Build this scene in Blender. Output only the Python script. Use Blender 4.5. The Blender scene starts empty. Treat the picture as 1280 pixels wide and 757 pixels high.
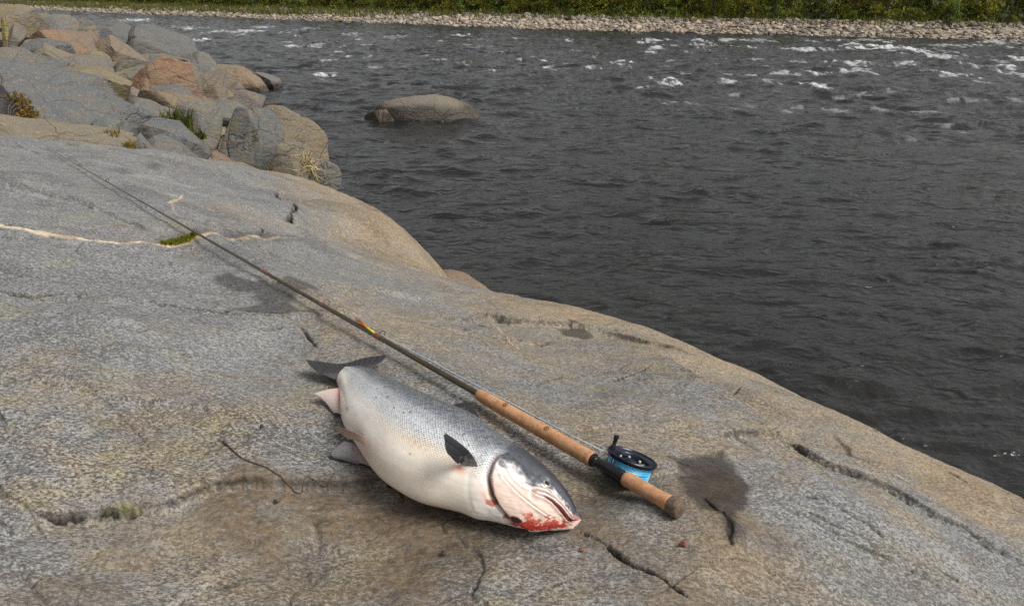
import bpy, bmesh, math, random
import numpy as np

# ------------------------------------------------------------------ camera, sky, sun, exposure
SC = bpy.context.scene
COL = SC.collection
CAM_Z = 3.0                      # metres above the river
FPX = 1004.0                     # focal length in pixels of the 1280 wide photograph
PITCH = math.radians(21.4)
cam_data = bpy.data.cameras.new('camera')
cam = bpy.data.objects.new('camera', cam_data)
COL.objects.link(cam)
cam.location = (0, 0, CAM_Z)
cam.rotation_euler = (math.pi / 2 - PITCH, 0, 0)
cam_data.sensor_width = 36.0
cam_data.lens = 36.0 * FPX / 1280.0
cam_data.clip_start = 0.05
cam_data.clip_end = 2000.0
SC.camera = cam

SUN_EL, SUN_AZ = math.radians(49), math.radians(118)      # azimuth from +Y towards +X
world = bpy.data.worlds.new('World')
SC.world = world
world.use_nodes = True
wn = world.node_tree
wn.nodes.clear()
sky = wn.nodes.new('ShaderNodeTexSky')
sky.sky_type = 'NISHITA'
sky.sun_disc = False
sky.sun_elevation = SUN_EL
sky.sun_rotation = SUN_AZ
sky.air_density = 1.0
sky.dust_density = 4.0
sky.ozone_density = 1.0
hs = wn.nodes.new('ShaderNodeHueSaturation')             # cloud cover takes the blue out of the sky
hs.inputs['Saturation'].default_value = 0.10
bg = wn.nodes.new('ShaderNodeBackground')
bg.inputs['Strength'].default_value = 0.065
wo = wn.nodes.new('ShaderNodeOutputWorld')
wn.links.new(sky.outputs[0], hs.inputs['Color'])
wn.links.new(hs.outputs[0], bg.inputs['Color'])
wn.links.new(bg.outputs[0], wo.inputs['Surface'])

sun_data = bpy.data.lights.new('sun', 'SUN')
sun_data.energy = 1.5
sun_data.angle = math.radians(26)
sun_data.color = (1.0, 0.96, 0.9)
sun = bpy.data.objects.new('sun', sun_data)
COL.objects.link(sun)
sun.location = (20, 40, 60)
sun.rotation_euler = (math.pi / 2 - SUN_EL, 0, math.pi - SUN_AZ)

SC.view_settings.view_transform = 'Standard'
SC.view_settings.look = 'None'
SC.view_settings.gamma = 1.0
SC.view_settings.exposure = 0.86
SC.view_settings.use_curve_mapping = False
SC.cycles.use_denoising = False
SC.cycles.max_bounces = 6

rng = np.random.default_rng(11)

# ------------------------------------------------------------------ measuring helpers
SP, CP = math.sin(PITCH), math.cos(PITCH)

def ray(px, py):
    a = (px - 640.0) / FPX
    b = (378.5 - py) / FPX
    return np.array([a, CP + SP * b, -SP + CP * b])

def at_z(px, py, z):
    d = ray(px, py)
    t = (z - CAM_Z) / d[2]
    return np.array([0, 0, CAM_Z]) + d * t

def at_d(px, py, dist):
    d = ray(px, py)
    return np.array([0, 0, CAM_Z]) + d * (dist / d[1])

def project(P):
    P = np.asarray(P, float)
    v = P - np.array([0, 0, CAM_Z])
    f = v[..., 1] * CP - v[..., 2] * SP
    u = v[..., 1] * SP + v[..., 2] * CP
    return np.stack([640 + FPX * v[..., 0] / f, 378.5 - FPX * u / f], -1)

def smooth(a, b, x):
    t = np.clip((x - a) / (b - a), 0, 1)
    return t * t * (3 - 2 * t)

def _hash(ix, iy, iz, seed):
    h = (ix.astype(np.int64) * 374761393 + iy.astype(np.int64) * 668265263 + iz.astype(np.int64) * 2147483647 + seed * 974634777) & 0xffffffff
    h = ((h ^ (h >> 13)) * 1274126177) & 0xffffffff
    h = ((h ^ (h >> 16)) * 2246822519) & 0xffffffff
    return (h ^ (h >> 15)) & 0xffffffff

def noise2(x, y, seed=0):
    """gradient noise, about -1..1"""
    x = np.asarray(x, float); y = np.asarray(y, float)
    ix = np.floor(x); iy = np.floor(y)
    fx = x - ix; fy = y - iy
    ux = fx ** 3 * (fx * (fx * 6 - 15) + 10); uy = fy ** 3 * (fy * (fy * 6 - 15) + 10)
    def g(dx, dy):
        a = _hash(ix + dx, iy + dy, np.zeros_like(ix), seed) * (2 * np.pi / 2 ** 32)
        return np.cos(a) * (fx - dx) + np.sin(a) * (fy - dy)
    n0 = g(0, 0) * (1 - ux) + g(1, 0) * ux
    n1 = g(0, 1) * (1 - ux) + g(1, 1) * ux
    return 1.5 * (n0 * (1 - uy) + n1 * uy)

def noise3(p, seed=0):
    x, y, z = p[..., 0], p[..., 1], p[..., 2]
    ix, iy, iz = np.floor(x), np.floor(y), np.floor(z)
    fx, fy, fz = x - ix, y - iy, z - iz
    u = [f * f * (3 - 2 * f) for f in (fx, fy, fz)]
    r = 0
    for dx in (0, 1):
        for dy in (0, 1):
            for dz in (0, 1):
                h = _hash(ix + dx, iy + dy, iz + dz, seed) / 2 ** 32 * 2 - 1
                w = (u[0] if dx else 1 - u[0]) * (u[1] if dy else 1 - u[1]) * (u[2] if dz else 1 - u[2])
                r = r + h * w
    return r

def fbm2(x, y, seed=0, octaves=4, gain=0.5):
    r = 0; a = 1.0
    for k in range(octaves):
        r = r + a * noise2(x * 2 ** k + 13.7 * k, y * 2 ** k - 7.3 * k, seed + k)
        a *= gain
    return r

def spline(xs, ys, xq):
    """natural cubic spline; ys may be (n,k)"""
    xs = np.asarray(xs, float); ys = np.asarray(ys, float); xq = np.asarray(xq, float)
    n = len(xs); h = np.diff(xs)
    A = np.eye(n); B = np.zeros_like(ys)
    for i in range(1, n - 1):
        A[i, i - 1] = h[i - 1]; A[i, i] = 2 * (h[i - 1] + h[i]); A[i, i + 1] = h[i]
        B[i] = 6 * ((ys[i + 1] - ys[i]) / h[i] - (ys[i] - ys[i - 1]) / h[i - 1])
    M = np.linalg.solve(A, B)
    j = np.clip(np.searchsorted(xs, xq) - 1, 0, n - 2)
    t0 = xq - xs[j]; t1 = xs[j + 1] - xq; hh = h[j]
    if ys.ndim > 1:
        t0, t1, hh = t0[:, None], t1[:, None], hh[:, None]
    return (M[j] * t1 ** 3 + M[j + 1] * t0 ** 3) / (6 * hh) + (ys[j] / hh - M[j] * hh / 6) * t1 + (ys[j + 1] / hh - M[j + 1] * hh / 6) * t0

def poly_dist(x, y, pts, closed=False):
    """unsigned distance, signed side (left +), and parameter 0..1 along a polyline in plan"""
    pts = np.asarray(pts, float)[:, :2]
    seg = list(zip(pts[:-1], pts[1:]))
    if closed: seg.append((pts[-1], pts[0]))
    best = np.full(x.shape, 1e9); side = np.zeros(x.shape); par = np.zeros(x.shape)
    L = np.cumsum([0] + [np.hypot(*(b - a)) for a, b in seg])
    for k, (a, b) in enumerate(seg):
        d = b - a; l2 = d @ d + 1e-12
        t = np.clip(((x - a[0]) * d[0] + (y - a[1]) * d[1]) / l2, 0, 1)
        ex = x - a[0] - t * d[0]; ey = y - a[1] - t * d[1]
        dd = ex * ex + ey * ey
        m = dd < best
        best = np.where(m, dd, best)
        side = np.where(m, np.sign(d[0] * (y - a[1]) - d[1] * (x - a[0])), side)
        par = np.where(m, (L[k] + t * (L[k + 1] - L[k])) / L[-1], par)
    return np.sqrt(best), side, par

def inside(x, y, poly):
    poly = np.asarray(poly, float); r = np.zeros(x.shape, bool)
    for a, b in zip(poly, np.roll(poly, -1, 0)):
        c = ((a[1] > y) != (b[1] > y)) & (x < (b[0] - a[0]) * (y - a[1]) / (b[1] - a[1] + 1e-12) + a[0])
        r ^= c
    return r

# ------------------------------------------------------------------ object helpers
def tag(o, label=None, cat=None, group=None, kind=None):
    if label: o['label'] = label
    if cat: o['category'] = cat
    if group: o['group'] = group
    if kind: o['kind'] = kind
    return o

def link(name, me, parent=None):
    o = bpy.data.objects.new(name, me)
    COL.objects.link(o)
    if parent: o.parent = parent
    return o

def empty(name, loc):
    o = bpy.data.objects.new(name, None)
    COL.objects.link(o); o.location = loc; o.empty_display_size = 0.1
    bpy.context.view_layer.update()
    return o

def mesh_np(name, V, Fq, mat, parent=None, attrs=None, smooth_shade=True, origin=None):
    """V (n,3), Fq (m,3|4) numpy faces -> one mesh object; attrs: name -> (n,) or (n,3)"""
    V = np.asarray(V, np.float64); Fq = np.asarray(Fq, np.int64)
    org = np.zeros(3)
    if parent is not None:
        org = world_of(parent)
    elif origin is not None:
        org = np.array(origin)
    me = bpy.data.meshes.new(name)
    k = Fq.shape[1]
    me.vertices.add(len(V)); me.vertices.foreach_set('co', (V - org).astype(np.float32).ravel())
    me.loops.add(Fq.size); me.loops.foreach_set('vertex_index', Fq.astype(np.int32).ravel())
    me.polygons.add(len(Fq))
    me.polygons.foreach_set('loop_start', np.arange(0, Fq.size, k, dtype=np.int32))
    me.polygons.foreach_set('loop_total', np.full(len(Fq), k, np.int32))
    if smooth_shade: me.polygons.foreach_set('use_smooth', np.ones(len(Fq), bool))
    me.update(calc_edges=True)
    for an, av in (attrs or {}).items():
        av = np.asarray(av, np.float32)
        if av.ndim == 1:
            a = me.attributes.new(an, 'FLOAT', 'POINT'); a.data.foreach_set('value', av)
        elif av.shape[1] == 3:
            a = me.attributes.new(an, 'FLOAT_VECTOR', 'POINT'); a.data.foreach_set('vector', av.ravel())
    if mat: me.materials.append(mat)
    me.validate()
    o = link(name, me, parent)
    if parent is None and origin is not None: o.location = org
    return o

def grid_faces(nr, nc, wrap=False):
    i = np.arange(nr - 1)[:, None]; j = np.arange(nc if wrap else nc - 1)[None, :]
    jn = (j + 1) % nc
    return np.stack([i * nc + j + 0 * jn, i * nc + jn, (i + 1) * nc + jn, (i + 1) * nc + j + 0 * jn], -1).reshape(-1, 4)

def normals_grid(X, Y, Z):
    return None

def world_of(o):
    t = np.zeros(3)
    while o is not None:
        t += np.array(o.location); o = o.parent
    return t

class MB:
    """collects quads and triangles for one mesh"""
    def __init__(s): s.v = []; s.f = []; s.n = 0
    def add(s, V, F):
        V = np.asarray(V, float)
        s.v.append(V); s.f += [tuple(int(i) + s.n for i in f) for f in F]; s.n += len(V)
    def tube(s, pts, radii, seg=12, cap=True):
        pts = np.asarray(pts, float); radii = np.broadcast_to(np.asarray(radii, float), (len(pts),))
        T = np.gradient(pts, axis=0); T /= np.linalg.norm(T, axis=1)[:, None] + 1e-12
        ref = np.array([0, 0, 1.0]) if abs(T[0][2]) < 0.9 else np.array([1.0, 0, 0])
        V = []
        for p, t, r in zip(pts, T, radii):
            a = np.cross(t, ref); a /= np.linalg.norm(a); b = np.cross(a, t)
            ph = np.linspace(0, 2 * np.pi, seg, endpoint=False)
            V.append(p + r * (np.cos(ph)[:, None] * a + np.sin(ph)[:, None] * b))
        V = np.concatenate(V)
        F = [tuple(q) for q in grid_faces(len(pts), seg, True)]
        if cap:
            F.append(tuple(range(seg))[::-1]); m = (len(pts) - 1) * seg
            F.append(tuple(range(m, m + seg)))
        s.add(V, F)
    def build(s, name, mat, parent=None, smooth_shade=True, auto=None):
        V = np.concatenate(s.v)
        org = world_of(parent)
        me = bpy.data.meshes.new(name)
        me.from_pydata((V - org).tolist(), [], s.f)
        if smooth_shade: me.polygons.foreach_set('use_smooth', np.ones(len(me.polygons), bool))
        if auto: me.set_sharp_from_angle(angle=math.radians(auto))
        me.materials.append(mat); me.update()
        return link(name, me, parent)

# ------------------------------------------------------------------ material helpers
class NT:
    def __init__(s, name):
        s.m = bpy.data.materials.new(name); s.m.use_nodes = True
        s.t = s.m.node_tree; s.t.nodes.clear()
        s.out = s.t.nodes.new('ShaderNodeOutputMaterial')
        s.b = s.t.nodes.new('ShaderNodeBsdfPrincipled')
        s.t.links.new(s.b.outputs[0], s.out.inputs['Surface'])
    def put(s, inp, v):
        if isinstance(v, bpy.types.NodeSocket): s.t.links.new(v, inp)
        elif v is not None:
            if isinstance(v, (tuple, list)) and len(v) == 3 and inp.type == 'RGBA': v = (*v, 1)
            inp.default_value = v
    def set(s, **k):
        names = {'color': 'Base Color', 'rough': 'Roughness', 'normal': 'Normal', 'metal': 'Metallic', 'spec': 'Specular IOR Level', 'ior': 'IOR',
                 'coat': 'Coat Weight', 'coat_rough': 'Coat Roughness', 'sss': 'Subsurface Weight', 'trans': 'Transmission Weight', 'alpha': 'Alpha', 'coat_normal': 'Coat Normal'}
        for a, v in k.items(): s.put(s.b.inputs[names[a]], v)
        return s.m
    def attr(s, name, out='Fac'):
        n = s.t.nodes.new('ShaderNodeAttribute'); n.attribute_name = name
        return n.outputs[out]
    def coord(s, which='Object', scale=(1, 1, 1), rot=(0, 0, 0), src=None):
        if src is None:
            src = s.t.nodes.new('ShaderNodeTexCoord').outputs[which]
        m = s.t.nodes.new('ShaderNodeMapping')
        m.inputs['Scale'].default_value = scale; m.inputs['Rotation'].default_value = rot
        s.t.links.new(src, m.inputs['Vector'])
        return m.outputs[0]
    def noise(s, vec, scale, detail=3, rough=0.5, dist=0.0, out='Fac'):
        n = s.t.nodes.new('ShaderNodeTexNoise')
        s.t.links.new(vec, n.inputs['Vector'])
        n.inputs['Scale'].default_value = scale; n.inputs['Detail'].default_value = detail
        n.inputs['Roughness'].default_value = rough; n.inputs['Distortion'].default_value = dist
        return n.outputs[out]
    def voro(s, vec, scale, feature='F1', rnd=1.0, out='Distance'):
        n = s.t.nodes.new('ShaderNodeTexVoronoi'); n.feature = feature
        s.t.links.new(vec, n.inputs['Vector'])
        n.inputs['Scale'].default_value = scale; n.inputs['Randomness'].default_value = rnd
        return n.outputs[out]
    def math(s, op, a, b=None, c=None, clamp=False):
        n = s.t.nodes.new('ShaderNodeMath'); n.operation = op; n.use_clamp = clamp
        for i, v in enumerate((a, b, c)):
            if v is not None: s.put(n.inputs[i], v)
        return n.outputs[0]
    def ramp(s, v, a, b, lo=0.0, hi=1.0, kind='SMOOTHSTEP'):
        n = s.t.nodes.new('ShaderNodeMapRange'); n.interpolation_type = kind
        s.put(n.inputs['Value'], v)
        n.inputs['From Min'].default_value = a; n.inputs['From Max'].default_value = b
        n.inputs['To Min'].default_value = lo; n.inputs['To Max'].default_value = hi
        return n.outputs[0]
    def mix(s, f, a, b, mode='MIX'):
        n = s.t.nodes.new('ShaderNodeMix'); n.data_type = 'RGBA'; n.blend_type = mode
        s.put(n.inputs['Factor'], f); s.put(n.inputs['A'], None)
        ca = [i for i in n.inputs if i.name == 'A' and i.type == 'RGBA'][0]; cb = [i for i in n.inputs if i.name == 'B' and i.type == 'RGBA'][0]
        s.put(ca, a); s.put(cb, b)
        return [o for o in n.outputs if o.type == 'RGBA'][0]
    def bump(s, h, strength=0.3, dist=0.01, normal=None):
        n = s.t.nodes.new('ShaderNodeBump')
        n.inputs['Strength'].default_value = strength; n.inputs['Distance'].default_value = dist
        s.put(n.inputs['Height'], h)
        if normal is not None: s.t.links.new(normal, n.inputs['Normal'])
        return n.outputs[0]

def plain(name, color, rough=0.5, metal=0.0, noise_scale=60, vary=0.15, bump=0.1, coat=0.0):
    n = NT(name)
    c = n.coord('Object')
    f = n.noise(c, noise_scale, 4)
    dark = tuple(v * (1 - vary) for v in color); light = tuple(min(1, v * (1 + vary)) for v in color)
    return n.set(color=n.mix(n.ramp(f, 0.3, 0.7), dark, light), rough=n.ramp(f, 0.2, 0.8, max(0, rough - 0.06), min(1, rough + 0.06)), metal=metal,
                 normal=n.bump(f, bump, 0.002), coat=coat)

# ------------------------------------------------------------------ the granite slab: shape
# rod laid across the slab: butt resting near the camera, tip 4.3 m away
GROUND_REEL = 2.0
ROD_B = at_z(851, 637, GROUND_REEL + 0.024)
def _rod_tip():
    lo, hi = 3.0, 7.0
    d = ray(58, 184)
    for _ in range(60):
        m = 0.5 * (lo + hi)
        if np.linalg.norm(np.array([0, 0, CAM_Z]) + d * m - ROD_B) > 4.3: hi = m
        else: lo = m
    return np.array([0, 0, CAM_Z]) + d * lo
ROD_T = _rod_tip()

CTRL = [  # photograph pixel and height above the river
    (560, 560, 2.0), (700, 640, 2.0), (430, 470, 2.01), (500, 600, 2.0), (640, 590, 2.0), (783, 590, 1.998), (851, 650, 1.995),
    (100, 745, 2.02), (400, 745, 2.0), (640, 757, 1.985), (900, 740, 1.95), (1100, 740, 1.86), (1280, 757, 1.72), (1000, 640, 1.93), (1150, 640, 1.82),
    (900, 560, 1.94), (1000, 560, 1.86), (1100, 590, 1.78), (1210, 640, 1.72),
    (1280, 622, 1.64), (1200, 590, 1.64), (1130, 555, 1.64), (1050, 510, 1.64), (980, 475, 1.62), (870, 430, 1.60), (790, 396, 1.58), (700, 376, 1.56), (610, 360, 1.50),
    (700, 480, 1.90), (820, 500, 1.88), (560, 400, 1.82), (650, 420, 1.78), (480, 350, 1.78), (760, 430, 1.74), (900, 480, 1.78),
    (0, 178, 2.20), (60, 190, 2.165), (150, 188, 2.10), (240, 208, 1.99), (340, 224, 1.86), (430, 258, 1.70), (500, 285, 1.52), (545, 330, 1.36),
    (0, 300, 2.19), (0, 420, 2.14), (0, 560, 2.07), (200, 350, 2.10), (300, 400, 2.06), (200, 600, 2.03), (60, 640, 2.05), (350, 330, 1.94), (400, 300, 1.80),
]
def _ctrl_pts():
    P = [at_z(*c) for c in CTRL]
    for t in (0.2, 0.35, 0.5, 0.65, 0.8, 0.92):
        p = ROD_B * (1 - t) + ROD_T * t
        p = p.copy(); p[2] -= 0.035 if t < 0.9 else 0.02
        P.append(p)
    P += [np.array(p) for p in ((-5, 4.6, 2.3), (-5, 1.5, 2.25), (-4.5, -1.5, 2.2), (0, -1.5, 2.05), (0, 0.2, 2.03), (1.5, -1.2, 1.8), (1.6, 0.6, 1.72), (-1.5, 0.4, 2.1), (-2.5, 1.5, 2.13))]
    return np.array(P)
_CP = _ctrl_pts()
def _tps_fit(P, lam):
    n = len(P); d = np.hypot(P[:, None, 0] - P[None, :, 0], P[:, None, 1] - P[None, :, 1])
    K = np.where(d > 0, d * d * np.log(d + 1e-12), 0) + lam * np.eye(n)
    Q = np.c_[np.ones(n), P[:, :2]]
    A = np.block([[K, Q], [Q.T, np.zeros((3, 3))]])
    return np.linalg.solve(A, np.r_[P[:, 2], 0, 0, 0])
_TW = _tps_fit(_CP, 0.02)
def base_z(x, y):
    x = np.asarray(x, float); y = np.asarray(y, float)
    z = _TW[-3] + _TW[-2] * x + _TW[-1] * y
    for p, w in zip(_CP, _TW[:-3]):
        d2 = (x - p[0]) ** 2 + (y - p[1]) ** 2
        z = z + w * 0.5 * d2 * np.log(d2 + 1e-12)
    return z

def on_slab(px, py):
    """where the sight line of a photograph pixel meets the smooth slab"""
    z = 2.0
    for _ in range(12):
        p = at_z(px, py, z)
        z = 0.3 * z + 0.7 * float(base_z(p[0], p[1]))
    p[2] = float(base_z(p[0], p[1]))
    return p
_LINES = {}
def slab_line(pts):
    key = tuple(map(tuple, pts))
    if key not in _LINES: _LINES[key] = np.array([on_slab(*p) for p in pts])
    return _LINES[key]
def dense(pts, step=0.03, wig=0.0, seed=0):
    P = np.asarray(pts)[:, :2]
    L = np.r_[0, np.cumsum(np.hypot(*np.diff(P, axis=0).T))]
    q = np.arange(0, L[-1], step)
    R = spline(L, P, q) if len(P) > 2 else np.stack([np.interp(q, L, P[:, 0]), np.interp(q, L, P[:, 1])], -1)
    if wig:
        R = R + wig * np.stack([noise2(q * 9, q * 0 + seed, seed), noise2(q * 9, q * 0 + 5.5 + seed, seed + 3)], -1)
    return R

# shoreline of the slab in plan, where it rolls over towards the river (metres)
EDGE = np.array([(-9, 5.9), (-6, 5.5), (-4.2, 5.2), (-3.1, 5.12), (-2.5, 5.25), (-2.05, 5.62), (-1.55, 5.85), (-1.05, 5.75), (-0.52, 5.35), (-0.32, 4.75), (-0.02, 4.3), (0.42, 3.98),
                 (0.80, 3.62), (1.12, 3.20), (1.40, 2.76), (1.66, 2.38), (1.98, 2.02), (2.3, 1.6), (2.5, 0.8), (2.4, -0.5), (2.4, -3)])
_EL = np.r_[0, np.cumsum(np.hypot(*np.diff(EDGE, axis=0).T))]
EDGE_D = spline(_EL, EDGE, np.linspace(0, _EL[-1], 70))
def edge_s(x, y):
    d, side, par = poly_dist(x, y, EDGE_D)
    return -d * side                       # + inside the slab

STEPS = [  # pixels, height m, reach m, darkness of the seam
    ([(-60, 655), (0, 650), (40, 646), (110, 640), (175, 634), (235, 624), (262, 611), (330, 607), (400, 606), (450, 600), (500, 596), (560, 590)], 0.020, 0.30, 0.85),
    ([(985, 556), (960, 532), (930, 514), (900, 498), (860, 472), (815, 444)], 0.05, 0.2, 0.8),
    ([(880, 545), (930, 540), (968, 544), (1010, 565), (1060, 585), (1110, 606), (1180, 645), (1250, 682), (1330, 730)], 0.015, 0.15, 0.8),
    ([(520, 392), (580, 397), (612, 394), (640, 402), (690, 404), (760, 414), (830, 436), (900, 462)], 0.022, 0.14, 0.6),
    ([(1260, 757), (1160, 712), (1060, 668), (980, 632), (900, 622)], 0.022, 0.12, 0.85),
    ([(860, 640), (875, 618), (850, 590), (838, 566), (860, 545)], 0.008, 0.12, 0.3),
    ([(1290, 650), (1240, 622), (1180, 588), (1120, 560), (1060, 520)], 0.022, 0.12, 0.6),
    ([(120, 306), (200, 307), (280, 305), (360, 302)], 0.012, 0.2, 0.3),
    ([(-20, 236), (30, 240), (80, 250), (150, 268), (205, 290)], 0.016, 0.2, 0.35),
    ([(480, 268), (440, 262), (400, 256), (366, 262), (352, 250), (340, 232)], 0.018, 0.14, 0.5),
    ([(-30, 470), (60, 478), (140, 500), (250, 512), (330, 530), (390, 524)], 0.010, 0.16, 0.12),
    ([(420, 372), (480, 368), (540, 376), (600, 372), (660, 384)], 0.012, 0.14, 0.3),
    ([(-30, 700), (60, 706), (160, 690), (280, 668), (420, 676), (520, 700)], 0.008, 0.14, 0.15),
    ([(1000, 757), (960, 730), (935, 700), (930, 670), (960, 650)], 0.010, 0.14, 0.3),
    ([(-30, 366), (60, 371), (180, 378), (300, 388), (430, 398), (520, 410)], 0.010, 0.15, 0.3),
    ([(640, 668), (700, 668), (720, 662), (765, 690), (805, 722), (830, 745)], 0.006, 0.15, 0.2),
]
CRACKS = [  # pixels, half width m, depth m, darkness
    ([(-30, 363), (0, 365), (60, 369), (110, 371), (180, 375), (240, 381), (320, 387), (400, 392), (440, 398)], 0.008, 0.014, 0.7),
    ([(-20, 362), (0, 365), (60, 370), (120, 370)], 0.006, 0.012, 0.8),
    ([(38, 647), (70, 643), (100, 641), (140, 638), (176, 635)], 0.010, 0.022, 1.0),
    ([(716, 662), (740, 674), (762, 690), (780, 704), (804, 720), (835, 742), (860, 765)], 0.0055, 0.03, 1.0),
    ([(640, 757), (690, 735), (740, 726), (800, 722)], 0.003, 0.005, 0.4),
    ([(1100, 470), (1130, 500), (1170, 540), (1230, 585)], 0.006, 0.01, 0.4),
    ([(250, 757), (300, 725), (380, 705), (450, 690), (520, 700)], 0.003, 0.005, 0.35),
    ([(820, 757), (880, 720), (930, 712), (990, 722), (1060, 757)], 0.004, 0.006, 0.4),
    ([(0, 440), (50, 462), (110, 490), (160, 530), (190, 580), (178, 634)], 0.004, 0.006, 0.3),
    ([(560, 400), (600, 430), (640, 455), (700, 471)], 0.003, 0.004, 0.35),
    ([(816, 462), (860, 475), (905, 500)], 0.004, 0.006, 0.45),
    ([(662, 480), (680, 474), (700, 471), (708, 469)], 0.005, 0.015, 0.9),
    ([(752, 466), (770, 463), (786, 458)], 0.005, 0.015, 0.9),
    ([(762, 473), (785, 473), (802, 469), (816, 462)], 0.005, 0.018, 1.0),
    ([(700, 471), (730, 468), (755, 466)], 0.003, 0.005, 0.35),
    ([(374, 402), (384, 412), (390, 422), (397, 430)], 0.006, 0.02, 0.8),
    ([(318, 404), (336, 404), (354, 402)], 0.007, 0.03, 1.0),
    ([(346, 240), (353, 254), (364, 262), (366, 276), (356, 280)], 0.018, 0.05, 1.0),
    ([(322, 283), (328, 290), (326, 295)], 0.012, 0.02, 0.8),
    ([(540, 395), (580, 396), (612, 394), (640, 402), (668, 404), (690, 402)], 0.014, 0.02, 0.45),
    ([(905, 500), (918, 492), (934, 485)], 0.006, 0.012, 0.8),
    ([(972, 545), (1000, 560), (1030, 575), (1060, 586), (1100, 602)], 0.007, 0.014, 0.9),
    ([(1100, 602), (1120, 612), (1150, 632), (1190, 650), (1230, 672), (1290, 705)], 0.006, 0.012, 0.8),
    ([(985, 632), (1020, 648), (1060, 668), (1110, 690), (1160, 713), (1200, 732), (1250, 757)], 0.007, 0.014, 0.9),
    ([(985, 640), (1015, 655), (1060, 678), (1100, 697), (1180, 740)], 0.006, 0.012, 0.75),
    ([(1000, 614), (1040, 630), (1080, 655), (1110, 676)], 0.006, 0.012, 0.8),
    ([(1180, 590), (1210, 606), (1240, 622), (1262, 636), (1290, 650)], 0.012, 0.02, 0.7),
    ([(1195, 660), (1215, 668), (1235, 678), (1244, 686)], 0.006, 0.012, 0.8),
    ([(545, 752), (570, 742), (590, 735), (600, 728)], 0.005, 0.012, 0.4),
    ([(905, 655), (912, 668), (909, 690), (916, 702)], 0.010, 0.01, 0.5),
    ([(875, 618), (888, 634), (900, 648), (908, 658)], 0.006, 0.015, 1.0),
    ([(600, 700), (640, 690), (690, 690)], 0.004, 0.004, 0.2),
    ([(-20, 240), (20, 239), (60, 244), (120, 262)], 0.02, 0.014, 0.15),
    ([(1065, 520), (1090, 533), (1105, 546)], 0.006, 0.01, 0.5),
    ([(200, 300), (260, 297), (330, 293), (390, 296), (440, 300)], 0.02, 0.018, 0.25),
]
HUMPS = [  # pixel, radius m, height m
    ((960, 505), 0.13, 0.025), ((900, 480), 0.2, 0.015), ((130, 560), 0.25, 0.02), ((330, 560), 0.16, 0.015), ((470, 285), 0.35, 0.05), ((505, 302), 0.28, 0.04), ((250, 250), 0.5, 0.03),
    ((60, 230), 0.4, 0.03), ((260, 330), 0.25, -0.025), ((330, 370), 0.18, -0.02), ((880, 590), 0.12, -0.012), ((1000, 540), 0.1, -0.02), ((600, 690), 0.2, -0.008),
    ((850, 450), 0.2, 0.02), ((680, 390), 0.25, 0.02), ((1060, 660), 0.2, 0.015), ((1100, 560), 0.2, 0.02), ((150, 420), 0.3, 0.02), ((400, 350), 0.2, 0.015),
]
WET_DARK = [  # outlines of patches turned darker and smoother, most of them damp or wet
    (0.75, [(268, 340), (285, 338), (305, 350), (345, 358), (385, 356), (400, 362), (385, 372), (368, 380), (372, 388), (345, 392), (310, 388), (296, 384), (330, 376), (318, 364), (285, 352), (270, 348)]),
    (0.9, [(702, 408), (716, 404), (734, 409), (741, 417), (730, 423), (712, 420)]),
    (0.55, [(205, 296), (250, 294), (300, 293), (345, 294), (380, 300), (340, 303), (280, 303), (220, 305)]),
    (0.5, [(134, 217), (150, 216), (170, 224), (160, 225), (140, 221)]),
    (0.6, [(183, 208), (195, 204), (202, 208), (196, 213), (186, 212)]),
    (0.35, [(140, 390), (160, 388), (168, 398), (150, 396)]),
    (0.45, [(520, 600), (600, 640), (700, 665), (690, 680), (640, 690), (600, 672), (560, 660), (520, 640), (480, 615), (400, 612), (440, 596)]),  # darker, smoother band along the belly side of the fish
    (0.55, [(720, 615), (760, 600), (830, 620), (800, 640), (750, 632)]),  # darker, smoother patch between the fish's head and the rod butt
    (0.95, [(838, 566), (870, 560), (905, 560), (920, 575), (938, 598), (934, 615), (918, 640), (925, 690), (905, 700), (900, 660), (868, 632), (846, 600)]),
    (0.4, [(500, 690), (600, 670), (640, 690), (600, 712), (530, 720)]),
    (0.75, [(902, 650), (912, 655), (913, 664), (905, 667)]),
]
VEINS = [([(-30, 281), (0, 283), (35, 286), (70, 292), (110, 297), (150, 302), (195, 303), (240, 302), (310, 301), (390, 298)], 0.020, 1.0),
         ([(212, 262), (222, 256), (230, 247)], 0.010, 0.7), ([(216, 261), (218, 274)], 0.006, 0.5),
         ([(300, 242), (340, 252), (380, 262)], 0.008, 0.25),
         ([(610, 398), (625, 412), (645, 432), (662, 450)], 0.006, 0.45), ([(878, 473), (898, 474)], 0.004, 0.9)]
MOSS = [([(203, 301), (225, 300), (247, 299)], 0.022, 1.0), ([(128, 639.5), (150, 638), (174, 635.5)], 0.006, 0.5), ([(985, 556), (1010, 568), (1040, 579)], 0.012, 0.35),
        ([(664, 480), (706, 470)], 0.006, 0.4)]
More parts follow.
